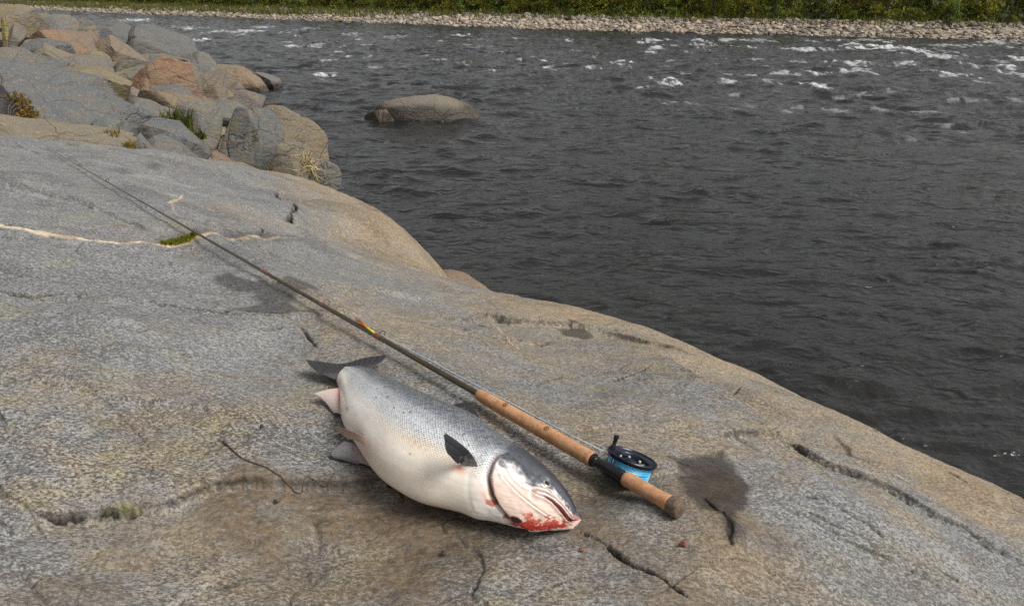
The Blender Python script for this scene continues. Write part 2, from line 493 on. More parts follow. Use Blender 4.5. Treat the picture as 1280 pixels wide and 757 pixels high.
TINT = [  # pixel, tan 0..1, speckle 0..1, brown 0..1
    (20, 210, .02, .3, 0), (150, 230, .08, .35, 0), (300, 240, .15, .3, .0), (430, 275, .75, .3, .15), (520, 310, 1.1, .3, .2), (480, 290, 1.0, .3, .15), (550, 330, 1.1, .3, .3), (20, 330, .1, .6, 0), (150, 330, .12, .6, 0), (300, 330, .25, .4, .0),
    (420, 340, .3, .4, .05), (30, 420, .2, .65, 0), (150, 430, .15, .5, 0), (280, 430, .22, .5, 0), (360, 470, .35, .5, .1), (30, 470, .4, .8, .1), (30, 560, .5, 1, 0), (130, 590, .62, 1, .05),
    (200, 520, .5, .8, .25), (230, 600, .65, 1, .1), (330, 540, .55, 1, .0), (400, 560, .5, 1, .1), (300, 640, .4, .5, 1.0), (420, 640, .4, .5, 1.0), (180, 660, .45, .6, .6), (60, 690, .4, .9, .15),
    (60, 745, .4, .7, .3), (250, 720, .5, .9, .2), (400, 720, .4, .9, .45), (520, 680, .4, .6, 1.0), (600, 745, .4, .9, .4), (700, 710, .4, .9, .5), (760, 640, .4, .6, .9), (820, 700, .45, .9, .45),
    (930, 700, .6, .6, .6), (980, 740, .35, .8, .3), (1050, 660, .15, .7, .0), (1130, 720, .25, .8, .2), (1230, 740, .4, .7, .1), (970, 600, .2, .6, .1), (1030, 620, .1, .6, 0), (1140, 640, .45, .5, .1),
    (1100, 560, .85, .3, .1), (1200, 610, .9, .3, .1), (1000, 500, .6, .4, .05), (1050, 540, .8, .3, .0), (950, 460, .85, .3, .1), (860, 435, .85, .3, .1), (760, 400, .85, .3, .1), (650, 380, .7, .3, .1),
    (580, 365, .65, .3, .1), (500, 390, .55, .5, .2), (560, 430, .6, .6, .2), (640, 450, .6, .6, .2), (720, 450, .55, .6, .25), (800, 490, .6, .6, .2), (700, 510, .6, .7, .25), (860, 540, .65, .7, .2), (900, 520, .45, .6, .1),
    (820, 560, .6, .8, .3), (640, 555, .5, .9, .1), (720, 590, .5, .9, .5),
]

def _with_par(P):
    P = np.asarray(P, float); L = np.r_[0, np.cumsum(np.hypot(*np.diff(P[:, :2], axis=0).T))]
    return np.c_[P, L / L[-1]]
FISH_LINE = _with_par([at_z(px, py, 1.996) for px, py in ((484, 445), (440, 453), (396, 458), (432, 482), (465, 530), (520, 575), (600, 610), (660, 625), (715, 652))])
ROD_LINE = _with_par([ROD_B + (ROD_T - ROD_B) * t + np.array([0, 0, -0.024 - 0.045 * np.interp(t, [0.02, .045, .09, .15, .8, 1], [0, .75, .5, .25, .15, -.2])]) for t in (0, .02, .03, .045, .06, .09, .15, .3, .5, .7, .85, .98)])

def _near(x, y, P, m):
    P = np.asarray(P)
    return np.nonzero((x > P[:, 0].min() - m) & (x < P[:, 0].max() + m) & (y > P[:, 1].min() - m) & (y < P[:, 1].max() + m))[0]

def slab_fields(x, y):
    """height and surface masks of the slab at plan positions"""
    shp = x.shape
    x = x.ravel(); y = y.ravel()
    z = base_z(x, y)
    s = edge_s(x, y)
    s = s + 0.05 * noise2(x * 1.6, y * 1.6, 3) + 0.02 * noise2(x * 5, y * 5, 4)
    R = 0.48
    u = np.maximum(R - s, 0)
    z = z - 1.15 * u ** 2 / (1 + 0.1 * u)
    inner = smooth(-0.2, 0.5, s)
    # broad and fine relief
    z = z + 0.012 * noise2(x * 1.1 + 3, y * 1.1, 10) + 0.013 * noise2(x * 2.7, y * 2.7, 11) * (0.4 + 0.6 * inner)
    ca, sa = math.cos(0.45), math.sin(0.45)
    xr, yr = x * ca - y * sa, x * sa + y * ca
    z = z + 0.012 * fbm2(xr * 2.2, yr * 6.0, 21, 4)
    fine = fbm2(x * 14, y * 14, 31, 3)
    z = z + 0.0032 * fine
    for (pp, r, a) in HUMPS:
        c = slab_line([pp])[0]
        z = z + a * np.exp(-((x - c[0]) ** 2 + (y - c[1]) ** 2) / r ** 2)
    # where the catch and the butt of the rod lie the rock is nearly level
    for P, tgt, r0, r1 in ((FISH_LINE, None, 0.13, 0.34), (ROD_LINE, None, 0.05, 0.2)):
        i = _near(x, y, P, r1 + 0.05)
        if len(i) == 0: continue
        d, _, par = poly_dist(x[i], y[i], P)
        want = np.interp(par, P[:, 3], P[:, 2])
        k = 0.93 * smooth(r1, r0, d)
        z[i] = z[i] * (1 - k) + (want + 0.0022 * fine[i]) * k
    A = {k: np.zeros(x.shape) for k in ('tan', 'speck', 'brown', 'crack', 'wet', 'vein', 'moss')}
    hollow = None
    # low steps in the rock: the right hand side of each line lies lower
    for k, (pp, hgt, fall, dark) in enumerate(STEPS):
        P = dense(slab_line(pp), 0.03, 0.006, 2 + k)
        i = _near(x, y, P, 3 * fall); X, Y = x[i], y[i]
        if len(i) == 0: continue
        d, side, par = poly_dist(X, Y, P)
        sd = d * side + 0.014 * fbm2(X * 10, Y * 10, 40 + k, 4)
        amt = smooth(1.0, 0.8, par) * smooth(0.0, 0.12, par)
        low = smooth(0.006, -0.012, sd) * np.exp(-np.maximum(-sd, 0) / fall)
        lip = np.exp(-np.maximum(sd, 0) / (0.6 * fall)) * (sd > -0.01)
        z[i] -= hgt * low * amt
        z[i] += 0.35 * hgt * lip * amt
        A['crack'][i] = np.maximum(A['crack'][i], amt * dark * np.exp(-((sd + 0.003) / (0.0034 + 0.0022 * noise2(X * 5, Y * 5, 44 + k) ** 2 * 3)) ** 2) * smooth(-0.6, -0.05, noise2(X * 5, Y * 5, 41 + k)))
        A['tan'][i] += 0
    # the cleft that parts the rounded shoulder at the water's edge from the slab in front of it
    P = dense(slab_line([(330, 293), (400, 299), (450, 307), (500, 321), (535, 334), (562, 341), (590, 343)]), 0.03, 0.012, 61)
    i = _near(x, y, P, 0.8); X, Y = x[i], y[i]
    if len(i):
        d, side, par = poly_dist(X, Y, P)
        sd = d * side + 0.012 * fbm2(X * 6, Y * 6, 62, 3)
        gr = smooth(0.0, 0.55, par)
        z[i] -= 0.16 * gr * np.where(sd > 0.075, np.exp(-((sd - 0.075) / 0.11) ** 2), np.exp(-((sd - 0.075) / 0.032) ** 2))
        z[i] += 0.022 * gr * np.exp(-((sd + 0.02) / 0.10) ** 2)
        z[i] += 0.05 * gr * np.exp(-((sd - 0.38) / 0.2) ** 2)
        A['crack'][i] = np.maximum(A['crack'][i], 0.8 * gr * np.exp(-((sd - 0.06) / 0.03) ** 2))
    for k, (pp, w, dep, dark) in enumerate(CRACKS):
        P = dense(slab_line(pp), 0.012, min(0.010, 1.1 * w), 50 + k)
        i = _near(x, y, P, 4 * w + 0.03); X, Y = x[i], y[i]
        if len(i) == 0: continue
        d, side, par = poly_dist(X, Y, P)
        tap = smooth(0, 0.1, par) * smooth(1, 0.9, par)
        rag = fbm2(X * 26, Y * 26, 60 + k, 3)
        ww = 0.40 * w * (0.35 + 0.65 * tap) * np.maximum(0.25, 1 + 0.7 * noise2(X * 11, Y * 11, 160 + k))
        d = np.maximum(0, d + (0.35 * w + 0.0012) * rag)
        z[i] -= dep * np.exp(-(d / ww) ** 2) * (0.3 + 0.7 * tap)
        br = 0.75 + 0.25 * smooth(-0.75, -0.2, noise2(X * 6, Y * 6, 190 + k))
        g2 = np.exp(-(d / (ww * 1.15)) ** 2) * tap * br
        A['crack'][i] = np.maximum(A['crack'][i], dark * np.clip(g2 * 1.7, 0, 1))
    for k, (ang, fx_, fy_, thr) in enumerate(((0.45, 0.9, 3.2, .020), (-0.35, 1.0, 3.8, .016), (1.25, 0.8, 2.6, .013), (0.2, 1.6, 7.0, .018))):
        ca_, sa_ = math.cos(ang), math.sin(ang)
        X, Y = x * ca_ - y * sa_, x * sa_ + y * ca_
        nn = noise2(X * fx_ + 0.25 * noise2(x * 3, y * 3, 70 + k), Y * fy_ + 0.12 * fbm2(x * 6, y * 6, 75 + k, 3), 80 + k)
        gate_ = smooth(0.15, 0.5, noise2(x * 1.3, y * 1.3, 85 + k))
        e = np.exp(-(nn / thr) ** 2) * gate_
        z = z - 0.006 * e
        z = z + 0.006 * gate_ * smooth(-0.03, 0.03, nn)
        A['crack'] = np.maximum(A['crack'], 0.55 * e * smooth(-0.3, 0.3, noise2(x * 8, y * 8, 95 + k)))
    for k, (v, pp) in enumerate(WET_DARK):
        P = slab_line(pp)
        i = _near(x, y, P, 0.15); X, Y = x[i], y[i]
        if len(i) == 0: continue
        d, _, _ = poly_dist(X, Y, P, True)
        sd = np.where(inside(X, Y, P[:, :2]), d, -d) + (0.017 if k == 8 else 0.022) * fbm2(X * 9, Y * 9, 120 + k, 4)
        soft = 0.014 if k == 8 else 0.014 if v > 0.7 else 0.05
        A['wet'][i] = np.maximum(A['wet'][i], v * smooth(-soft, soft, sd))
        if k == 8: hollow = (i, smooth(0.0, 0.05, sd + 0.02 * fbm2(X * 14, Y * 14, 133, 3)))
    for k, (pp, w, v) in enumerate(VEINS):
        P = dense(slab_line(pp), 0.03, 0.008, 140 + k)
        i = _near(x, y, P, 3 * w); X, Y = x[i], y[i]
        if len(i) == 0: continue
        d, _, par = poly_dist(X, Y, P)
        ww = w * (0.7 + 0.5 * noise2(X * 7, Y * 7, 150 + k)) + 0.25 * w * fbm2(X * 30, Y * 30, 155, 2)
        A['vein'][i] = np.maximum(A['vein'][i], v * smooth(1.25, 0.7, d / np.maximum(ww, 0.003)) * smooth(0, 0.02, par) * smooth(1, 0.7, par))
    z = z + 0.004 * A['vein']
    for k, (pp, w, v) in enumerate(MOSS):
        P = dense(slab_line(pp), 0.02)
        i = _near(x, y, P, 3 * w); X, Y = x[i], y[i]
        if len(i) == 0: continue
        d, _, par = poly_dist(X, Y, P)
        A['moss'][i] = np.maximum(A['moss'][i], v * smooth(1.2, 0.6, d / w + 0.4 * fbm2(X * 30, Y * 30, 170 + k, 2)))
    z = z + 0.006 * A['moss'] * (1 + noise2(x * 90, y * 90, 8))
    # colour of the stone, spread between sample spots
    T = np.array([np.r_[slab_line([t[:2]])[0][:2], t[2:]] for t in TINT])
    wsum = np.zeros(x.shape); acc = [np.zeros(x.shape) for _ in range(3)]
    for t in T:
        r2 = (x - t[0]) ** 2 + (y - t[1]) ** 2
        sc = 0.10 * (0.5 + t[1] / 3)
        w = 1.0 / (r2 + sc ** 2 * 0.3) ** 2
        wsum += w
        for q in range(3): acc[q] += w * t[2 + q]
    for q, kname in enumerate(('tan', 'speck', 'brown')): A[kname] = acc[q] / wsum
    A['tan'] = np.clip(A['tan'] * 0.9 - 0.07 + 0.18 * fbm2(x * 2.2, y * 2.2, 200, 4) , 0, 1)
    A['brown'] = np.clip(A['brown'] * (1 + 0.9 * fbm2(xr * 3, yr * 7, 210, 4)), 0, 1)
    if hollow is not None: A['brown'][hollow[0]] = np.maximum(A['brown'][hollow[0]], hollow[1]); A['tan'][hollow[0]] *= 1 - 0.6 * hollow[1]
    # the wet dark foot of the rock just above the river
    A['wet'] = np.maximum(A['wet'], 0.9 * smooth(0.45, 0.15, z + 0.1 * noise2(x * 3, y * 3, 220)))
    return z.reshape(shp), {k: v.reshape(shp) for k, v in A.items()}

def polar_grid(r_edges, az_edges):
    R, T = np.meshgrid(np.asarray(r_edges), np.radians(np.asarray(az_edges)), indexing='ij')
    return R * np.sin(T), R * np.cos(T)

AZ_FINE = np.linspace(-38, 38, 820)
az = np.r_[np.linspace(-150, -38, 70)[:-1], AZ_FINE, np.linspace(38, 150, 70)[1:]]
rr = np.r_[np.linspace(0.03, 0.95, 24)[:-1], np.exp(np.linspace(math.log(0.95), math.log(6.6), 640)), np.linspace(6.6, 9, 30)[1:]]
gx, gy = polar_grid(rr, az)
gz, GA = slab_fields(gx, gy)
gz = np.maximum(gz, -1.5)

def rock_material(name):
    n = NT(name)
    c = n.coord('Object')
    cs = n.coord('Object', (1.0, 2.4, 1.5), (0, 0, 0.45))
    big = n.noise(c, 1.3, 5, 0.6)
    med = n.noise(cs, 6, 6, 0.65)
    g1 = n.noise(n.coord('Object', (0.85, 1.45, 1.0), (0, 0, 0.3)), 140, 4, 0.66)
    g2 = n.noise(c, 230, 2, 0.6)
    g3 = n.noise(c, 62, 3, 0.6)
    T = n.attr('tan'); S = n.attr('speck'); B = n.attr('brown'); W = n.attr('wet'); C = n.attr('crack'); V = n.attr('vein'); M = n.attr('moss')
    tn = n.math('ADD', T, n.ramp(med, 0.3, 0.7, -0.24, 0.24))
    tn = n.math('ADD', tn, n.ramp(big, 0.3, 0.7, -0.16, 0.16))
    tn = n.ramp(tn, 0.12, 0.92)
    col = n.mix(tn, (0.190, 0.190, 0.188), (0.32, 0.24, 0.155))
    col = n.mix(n.ramp(med, 0.47, 0.76, 0, 0.72), col, (0.115, 0.108, 0.10))                    # smoky streaks along the foliation
    col = n.mix(n.ramp(n.noise(cs, 20, 5, 0.65), 0.5, 0.72, 0, 0.6), col, n.mix(tn, (0.315, 0.318, 0.315), (0.42, 0.335, 0.225)))
    st1 = n.noise(n.coord('Object', (0.8, 1.5, 1.0), (0, 0, 0.5)), 1.9, 7, 0.62, 0.6)
    st2 = n.noise(n.coord('Object', (0.7, 1.9, 1.0), (0, 0, 0.35)), 3.4, 7, 0.66, 0.8)
    col = n.mix(n.ramp(st1, 0.49, 0.62, 0, 0.62), col, n.mix(tn, (0.105, 0.105, 0.105), (0.15, 0.108, 0.068)))
    col = n.mix(n.ramp(st2, 0.54, 0.70, 0, 0.55), col, n.mix(tn, (0.34, 0.35, 0.35), (0.46, 0.375, 0.26)))
    lich = n.math('MULTIPLY', n.ramp(n.noise(c, 5, 6, 0.7), 0.52, 0.66), 0.45)
    col = n.mix(n.math('MULTIPLY', lich, S), col, (0.36, 0.33, 0.15))
    # crystals: dark mica, pale feldspar
    vc = n.t.nodes.new('ShaderNodeTexVoronoi'); vc.inputs['Scale'].default_value = 195
    wj = n.t.nodes.new('ShaderNodeVectorMath'); wj.operation = 'MULTIPLY_ADD'
    n.t.links.new(n.noise(c, 140, 2, out='Color'), wj.inputs[0]); wj.inputs[1].default_value = (0.006, 0.006, 0.006); n.t.links.new(n.coord('Object', (0.8, 1.2, 1.0), (0, 0, 0.3)), wj.inputs[2])
    n.t.links.new(wj.outputs[0], vc.inputs['Vector'])
    sp = n.t.nodes.new('ShaderNodeSeparateColor'); n.t.links.new(vc.outputs['Color'], sp.inputs[0])
    cr = n.math('ADD', n.math('MULTIPLY', sp.outputs[0], 0.55), n.math('MULTIPLY', n.ramp(g1, 0.35, 0.65), 0.45))
    amt = n.math('ADD', n.math('MULTIPLY', S, 0.5), 0.26)
    col = n.mix(n.math('MULTIPLY', n.ramp(cr, 0.40, 0.28), amt), col, n.mix(tn, (0.40, 0.41, 0.41), (0.51, 0.435, 0.28)))
    col = n.mix(n.math('MULTIPLY', n.ramp(cr, 0.58, 0.68), amt), col, (0.045, 0.046, 0.050))
    col = n.mix(n.math('MULTIPLY', n.ramp(g2, 0.58, 0.66), 0.4), col, (0.075, 0.07, 0.065))
    col = n.mix(n.ramp(g3, 0.62, 0.74, 0, 0.5), col, (0.085, 0.085, 0.09))
    rough = n.ramp(g2, 0.3, 0.7, 0.72, 0.92)
    bm_ = n.math('MULTIPLY', B, n.ramp(n.noise(cs, 34, 5, 0.65), 0.28, 0.6, 0.38, 0.95))
    col = n.mix(bm_, col, n.mix(n.ramp(g3, 0.3, 0.7), (0.095, 0.068, 0.042), (0.20, 0.142, 0.085)))
    vf = n.math('MULTIPLY', V, n.ramp(n.noise(c, 38, 4, 0.7), 0.25, 0.5, 0.35, 1.0))
    col = n.mix(vf, col, n.mix(n.ramp(n.noise(c, 14, 3), 0.45, 0.65), (0.62, 0.53, 0.37), (0.46, 0.29, 0.19)))
    mf = n.math('MULTIPLY', M, n.ramp(n.noise(c, 60, 3), 0.25, 0.5, 0.5, 1.0))
    col = n.mix(mf, col, n.mix(n.ramp(n.noise(c, 130, 3), 0.35, 0.65), (0.04, 0.05, 0.012), (0.24, 0.25, 0.03)))
    col = n.mix(W, col, n.mix(1.0, col, (0.27, 0.25, 0.245), 'MULTIPLY'))
    col = n.mix(C, col, (0.016, 0.013, 0.010))
    rough = n.math('SUBTRACT', rough, n.math('MULTIPLY', W, 0.5))
    h = n.math('ADD', n.math('MULTIPLY', g1, -0.5), n.math('ADD', n.math('MULTIPLY', g3, 0.6), n.math('MULTIPLY', med, 1.6)))
    h = n.math('MULTIPLY', h, n.math('SUBTRACT', 1.0, n.math('MULTIPLY', W, 0.75)))
    return n.set(color=col, rough=rough, normal=n.bump(h, 0.8, 0.008), spec=0.4)

M_SLAB = rock_material('granite slab')
slab = mesh_np('rock_slab', np.stack([gx, gy, gz], -1).reshape(-1, 3), grid_faces(*gx.shape)[:, ::-1], M_SLAB,
               attrs={k: v.ravel() for k, v in GA.items()})
tag(slab, 'smooth grey and tan granite slab sloping to the river under the fish', kind='structure')

def slab_z(x, y):
    x = np.atleast_1d(np.asarray(x, float)); y = np.atleast_1d(np.asarray(y, float))
    return slab_fields(x, y)[0]

# ------------------------------------------------------------------ the river
FOAM = [  # photograph pixel, half width px, half height px, strength
    (1020, 109, 14, 5, 1), (1072, 92, 18, 4, .9), (1110, 62, 34, 4, 1), (1010, 63, 30, 2, .9), (1184, 94, 9, 6, 1), (1180, 73, 18, 3, .8), (910, 104, 10, 4, .9), (838, 104, 14, 4, 1),
    (780, 80, 12, 3, 1), (742, 86, 8, 3, .7), (712, 52, 5, 4, .7), (650, 49, 10, 2, .9), (575, 45, 12, 2, .8), (405, 94, 16, 4, .9), (230, 52, 24, 2, 1), (160, 27, 24, 3, 1), (240, 37, 12, 2, 1),
    (300, 41, 22, 2, .9), (268, 41, 8, 3, .8), (1060, 80, 30, 3, .9), (1090, 118, 28, 3, .5), (1040, 140, 20, 3, .7), (1100, 139, 14, 3, .6), (1160, 142, 26, 3, .6), (1176, 160, 14, 2.5, .5),
    (1140, 175, 8, 1.6, .4), (1208, 168, 6, 1.6, .5), (940, 76, 14, 2, .6), (905, 74, 12, 2, .6), (830, 84, 10, 2, .5), (980, 94, 14, 3, .6), (960, 103, 16, 3, .5), (1130, 82, 12, 2, .7), (1215, 82, 20, 3, .6),
    (1260, 92, 16, 4, .7), (1270, 126, 14, 3, .6), (1200, 128, 22, 3, .6), (1250, 55, 28, 2, .7), (1200, 58, 30, 2, .7), (330, 35, 14, 2, .7), (380, 38, 16, 2, .6), (440, 44, 12, 2, .6), (500, 46, 18, 2, .5),
    (860, 95, 10, 3, .4), (990, 135, 14, 3, .5), (935, 134, 10, 3, .6), (1220, 105, 18, 3, .5), (1146, 66, 26, 3, .9), (1090, 52, 40, 2, .6), (930, 52, 26, 2, .6), (880, 62, 16, 2, .4), (600, 60, 16, 2, .25),
    (580, 80, 8, 2, .5), (1275, 76, 8, 3, .8), (395, 58, 10, 2, .6), (360, 54, 12, 2, .4), (200, 49, 16, 2, .6),
]
_rf = random.Random(44)
for _ in range(70):
    FOAM.append((_rf.uniform(800, 1290), 52 + 95 * _rf.random() ** 2, _rf.uniform(3, 13), _rf.uniform(1.0, 2.4), _rf.uniform(.45, .95)))
for _ in range(45):
    _q = _rf.uniform(190, 800); FOAM.append((_q, 24 + 0.045 * _q + 40 * _rf.random() ** 2, _rf.uniform(3, 10), _rf.uniform(.7, 1.6), _rf.uniform(.4, .9)))
waz = np.r_[np.linspace(-75, -36, 40)[:-1], np.linspace(-36, 36, 760), np.linspace(36, 80, 50)[1:]]
wr = np.r_[np.linspace(1.0, 2.6, 12)[:-1], np.exp(np.linspace(math.log(2.6), math.log(190), 900)), [260, 400]]
wx, wy = polar_grid(wr, waz)
wd = np.hypot(wx, wy)
far = smooth(9, 30, wd)
def ridged(x, y, seed): return 1 - 2 * np.abs(noise2(x, y, seed))
qx, qy = wx + 0.5 * noise2(wx * 0.35, wy * 0.35, 305), wy + 0.6 * noise2(wx * 0.3, wy * 0.3, 306)
rapid = smooth(0.35, -0.35, noise2(wx * 0.05 + 2, wy * 0.05, 320) - 0.25) * far * smooth(160, 60, wd)
# rapids run nearest to the far bank on the right, and past the point on the left
swell = 0.05 * noise2(qx * 0.45, qy * 0.7, 300) + 0.035 * noise2(qx * 0.9 + 4, qy * 1.5, 301)
def crested(x, y, seed):
    c_ = np.clip(1 - 1.25 * np.abs(noise2(x, y, seed)), 0, 1)
    return c_ * c_
ux_, uy_ = qx + 0.10 * noise2(qx * 1.9, qy * 1.9, 341), qy + 0.14 * noise2(qx * 1.7, qy * 1.7, 342)
gate = smooth(-0.25, 0.45, noise2(qx * 0.8, qy * 1.1, 343))
chop = 0.034 * crested(ux_ * 0.95, uy_ * 1.7, 302) * (0.35 + 0.65 * gate) + 0.016 * noise2(ux_ * 2.2, uy_ * 3.4, 303)
rip = 0.011 * crested(ux_ * 2.4, uy_ * 4.2, 304) * gate + 0.0035 * crested(qx * 7, qy * 10, 344) + 0.0016 * noise2(qx * 14, qy * 19, 307)
calm = 0.45 + 0.8 * smooth(-0.4, 0.5, noise2(wx * 0.22, wy * 0.3, 308))
wz = swell * (0.6 + 1.0 * far) + chop * (1.35 + 0.9 * far) * (0.5 + 0.5 * calm) + rip * calm * (1 + 0.8 * far) * smooth(70, 25, wd)
wz = wz + rapid * 0.09 * noise2(qx * 0.8, qy * 0.8, 309)
foam = np.zeros_like(wx)
fno = fbm2(wx * 1.3 + 0.6 * noise2(wx * 1.1, wy * 0.6, 333), wy * 0.55, 330, 5, 0.6)
fno2 = fbm2(wx * 4.0, wy * 1.2, 331, 4, 0.6)
cst = np.clip(smooth(0.18, 0.62, crested(ux_ * 0.75, uy_ * 1.1, 361)) + smooth(0.35, 0.75, crested(ux_ * 1.7, uy_ * 2.1, 362)), 0, 1)
for k, (px, py, hw, hh, st) in enumerate(FOAM):
    if py > 118: st = st * 0.55
    c = at_z(px, py, 0.0); c1 = at_z(px + hw, py, 0.0); c2 = at_z(px, py + hh, 0.0)
    ax = abs(c1[0] - c[0]) * 1.25; ay = max(abs(c2[1] - c[1]) * 1.0, 0.22)
    sk = 0.35 * math.sin(k * 2.4) * ay / ax
    i = np.nonzero((np.abs(wx - c[0]) < 3.2 * ax) & (np.abs(wy - c[1]) < 3.2 * ay))
    if len(i[0]) == 0: continue
    wx_, wy_ = wx[i], wy[i]
    X_ = wx_ - c[0] + 0.35 * ax * noise2(wx_ * 1.4 / ax, wy_ * 1.4 / ay, 350 + k); Y_ = wy_ - c[1] - sk * (wx_ - c[0]) + 0.5 * ay * noise2(wx_ * 1.8 / ax, wy_ * 1.2 / ay, 450 + k)
    d2 = (X_ / ax) ** 2 + (Y_ / ay) ** 2
    g = np.exp(-0.9 * d2)
    wz[i] += 0.07 * st * g * (0.8 + 0.5 * fno2[i])
    foam[i] = np.maximum(foam[i], st * smooth(0.40, 0.8, g * (0.9 + 0.6 * fno[i] + 0.8 * fno2[i])) * (0.08 + 0.92 * cst[i]))
crest = smooth(0.115, 0.2, wz - 0.02) * rapid * smooth(0.0, 0.5, fno + 0.4 * fno2)
foam = np.maximum(foam, 0.8 * crest * smooth(18, 32, wd))
wz = np.where(wd > 185, 0, wz)
def water_material():
    n = NT('river water')
    g = n.coord('Object', (1, 1.3, 1))
    def ridge(vec, sc, det, dist_):
        q = n.t.nodes.new('ShaderNodeTexNoise'); q.noise_type = 'RIDGED_MULTIFRACTAL'; q.normalize = True
        n.t.links.new(vec, q.inputs['Vector']); q.inputs['Scale'].default_value = sc; q.inputs['Detail'].default_value = det; q.inputs['Distortion'].default_value = dist_
        return q.outputs['Fac']
    a = ridge(n.coord('Object', (0.7, 1.25, 1)), 1.05, 3, 1.0)
    a2 = ridge(n.coord('Object', (0.8, 1.4, 1), (0, 0, 0.35)), 4.2, 2, 0.7)
    b = n.noise(g, 13, 3, 0.55, 0.5)
    f = n.attr('foam')
    hgt = n.math('ADD', n.math('MULTIPLY', a, 1.0), n.math('ADD', n.math('MULTIPLY', a2, 0.44), n.math('MULTIPLY', b, 0.17)))
    nb = n.bump(hgt, 0.8, 0.105)
    ff = n.math('MULTIPLY', f, n.ramp(n.noise(g, 3.5, 5, 0.75), 0.3, 0.55, 0.25, 1.0), clamp=True)
    col = n.mix(ff, n.mix(n.ramp(n.noise(g, 0.15, 3), 0.35, 0.7), (0.0125, 0.0128, 0.0132), (0.019, 0.018, 0.0165)), (0.62, 0.63, 0.64))
    return n.set(color=col, rough=n.math('ADD', n.math('MULTIPLY', ff, 0.6), 0.07), ior=1.33, normal=nb, spec=0.58)
M_WATER = water_material()
water = mesh_np('river_water', np.stack([wx, wy, wz], -1).reshape(-1, 3), grid_faces(*wx.shape)[:, ::-1], M_WATER, attrs={'foam': foam.ravel()})
tag(water, 'dark grey river with choppy ripples and scattered white foam', kind='structure')

# ------------------------------------------------------------------ the rocky shore upstream: ridge of broken bedrock on the left
SHORE = [  # photograph pixel, distance from the camera along the view, drop below the visible rock
    (0, 172, 7.0, .25), (70, 175, 7.0, .25), (150, 190, 7.4, .3), (220, 205, 8.0, .35), (300, 220, 8.6, .5), (0, 120, 9.0, .2), (80, 140, 9.0, .25), (160, 165, 9.2, .3), (0, 80, 11.5, .2),
    (60, 95, 12.5, .3), (130, 115, 12.5, .3), (190, 135, 13, .4), (230, 150, 12.5, .6), (20, 60, 17, .5), (80, 70, 18, .6), (130, 80, 18, .6), (190, 110, 17, .6), (240, 120, 19, .7), (0, 35, 18, .8), (40, 35, 21, 1.0),
    (100, 45, 24, .9), (150, 50, 26, 1.0), (200, 65, 26, .9),
]
SHORE_W = [(430, 250), (405, 222), (330, 150), (330, 132), (300, 118), (345, 109), (300, 96), (262, 84), (225, 66), (185, 52), (140, 36), (100, 30), (60, 26)]      # the waterline
def _shore_pts():
    P = []
    for px, py, d, dr in SHORE:
        p = at_d(px, py, d); p[2] -= dr * (0.3 if d < 14 else 0.55); P.append(p)
    for px, py in SHORE_W:
        p = at_z(px, py, 0.0); p[2] = -0.25 if py > 100 else -0.7; P.append(p)
        P.append(np.array([p[0] + 2.5, p[1] + 0.6, -1.4]))
    P += [np.array(p) for p in ((-8, 7, 2.2), (-12, 12, 2.6), (-16, 20, 3.0), (-26, 40, 1.5), (-14, 6, 2.6), (-20, 30, 1.4), (-9, 30, -0.4), (-14, 44, -0.8), (-8, 42, -1.5), (-0.5, 8.3, -1.5), (-3, 6.3, 1.0), (-1.6, 7.2, 0.2), (-30, 60, 1.0), (-22, 62, -1.4))]
    return np.array(P)
_SP = _shore_pts(); _SW = _tps_fit(_SP, 0.2)
def shore_z(x, y):
    z = _SW[-3] + _SW[-2] * x + _SW[-1] * y
    for p, w_ in zip(_SP, _SW[:-3]):
        d2 = (x - p[0]) ** 2 + (y - p[1]) ** 2
        z = z + w_ * 0.5 * d2 * np.log(d2 + 1e-12)
    return z
sx, sy = polar_grid(np.exp(np.linspace(math.log(5.2), math.log(62), 300)), np.r_[np.linspace(-80, -38, 60)[:-1], np.linspace(-38, 4, 330)])
sz = shore_z(sx, sy)
sz = sz + 0.10 * fbm2(sx * 0.9, sy * 0.9, 500, 5, 0.55)
# ledges: the beds dip towards the river, each broken off in a low step
_q = sx * 0.35 + sy * 0.55 + 0.5 * noise2(sx * 0.5, sy * 0.5, 520)
sz = sz + 0.22 * (np.abs(((_q * 0.9) % 1.0)) - 0.5) * smooth(5, 8, sy)
# joints of the bedrock: narrow clefts along two directions
for k, (ang, fr, dep) in enumerate(((0.5, 0.9, 0.10), (-0.9, 0.7, 0.12))):
    q = sx * math.cos(ang) + sy * math.sin(ang) + 0.35 * noise2(sx * 0.7, sy * 0.7, 510 + k)
    e = np.abs(((q * fr) % 1.0) - 0.5) * 2
    sz = sz - dep * smooth(0.12, 0.0, e)
s_in = -edge_s(sx.ravel(), sy.ravel()).reshape(sx.shape)
sz = np.where(s_in < 0.35, np.minimum(sz, 0.6), sz)                # keep clear of the near slab
wet_s = smooth(0.30, 0.08, sz + 0.08 * noise2(sx * 2, sy * 2, 515))
rust_s = smooth(0.15, 0.5, noise2(sx * 0.35 + 4, sy * 0.35, 516) + 0.1 * noise2(sx * 3, sy * 3, 517))
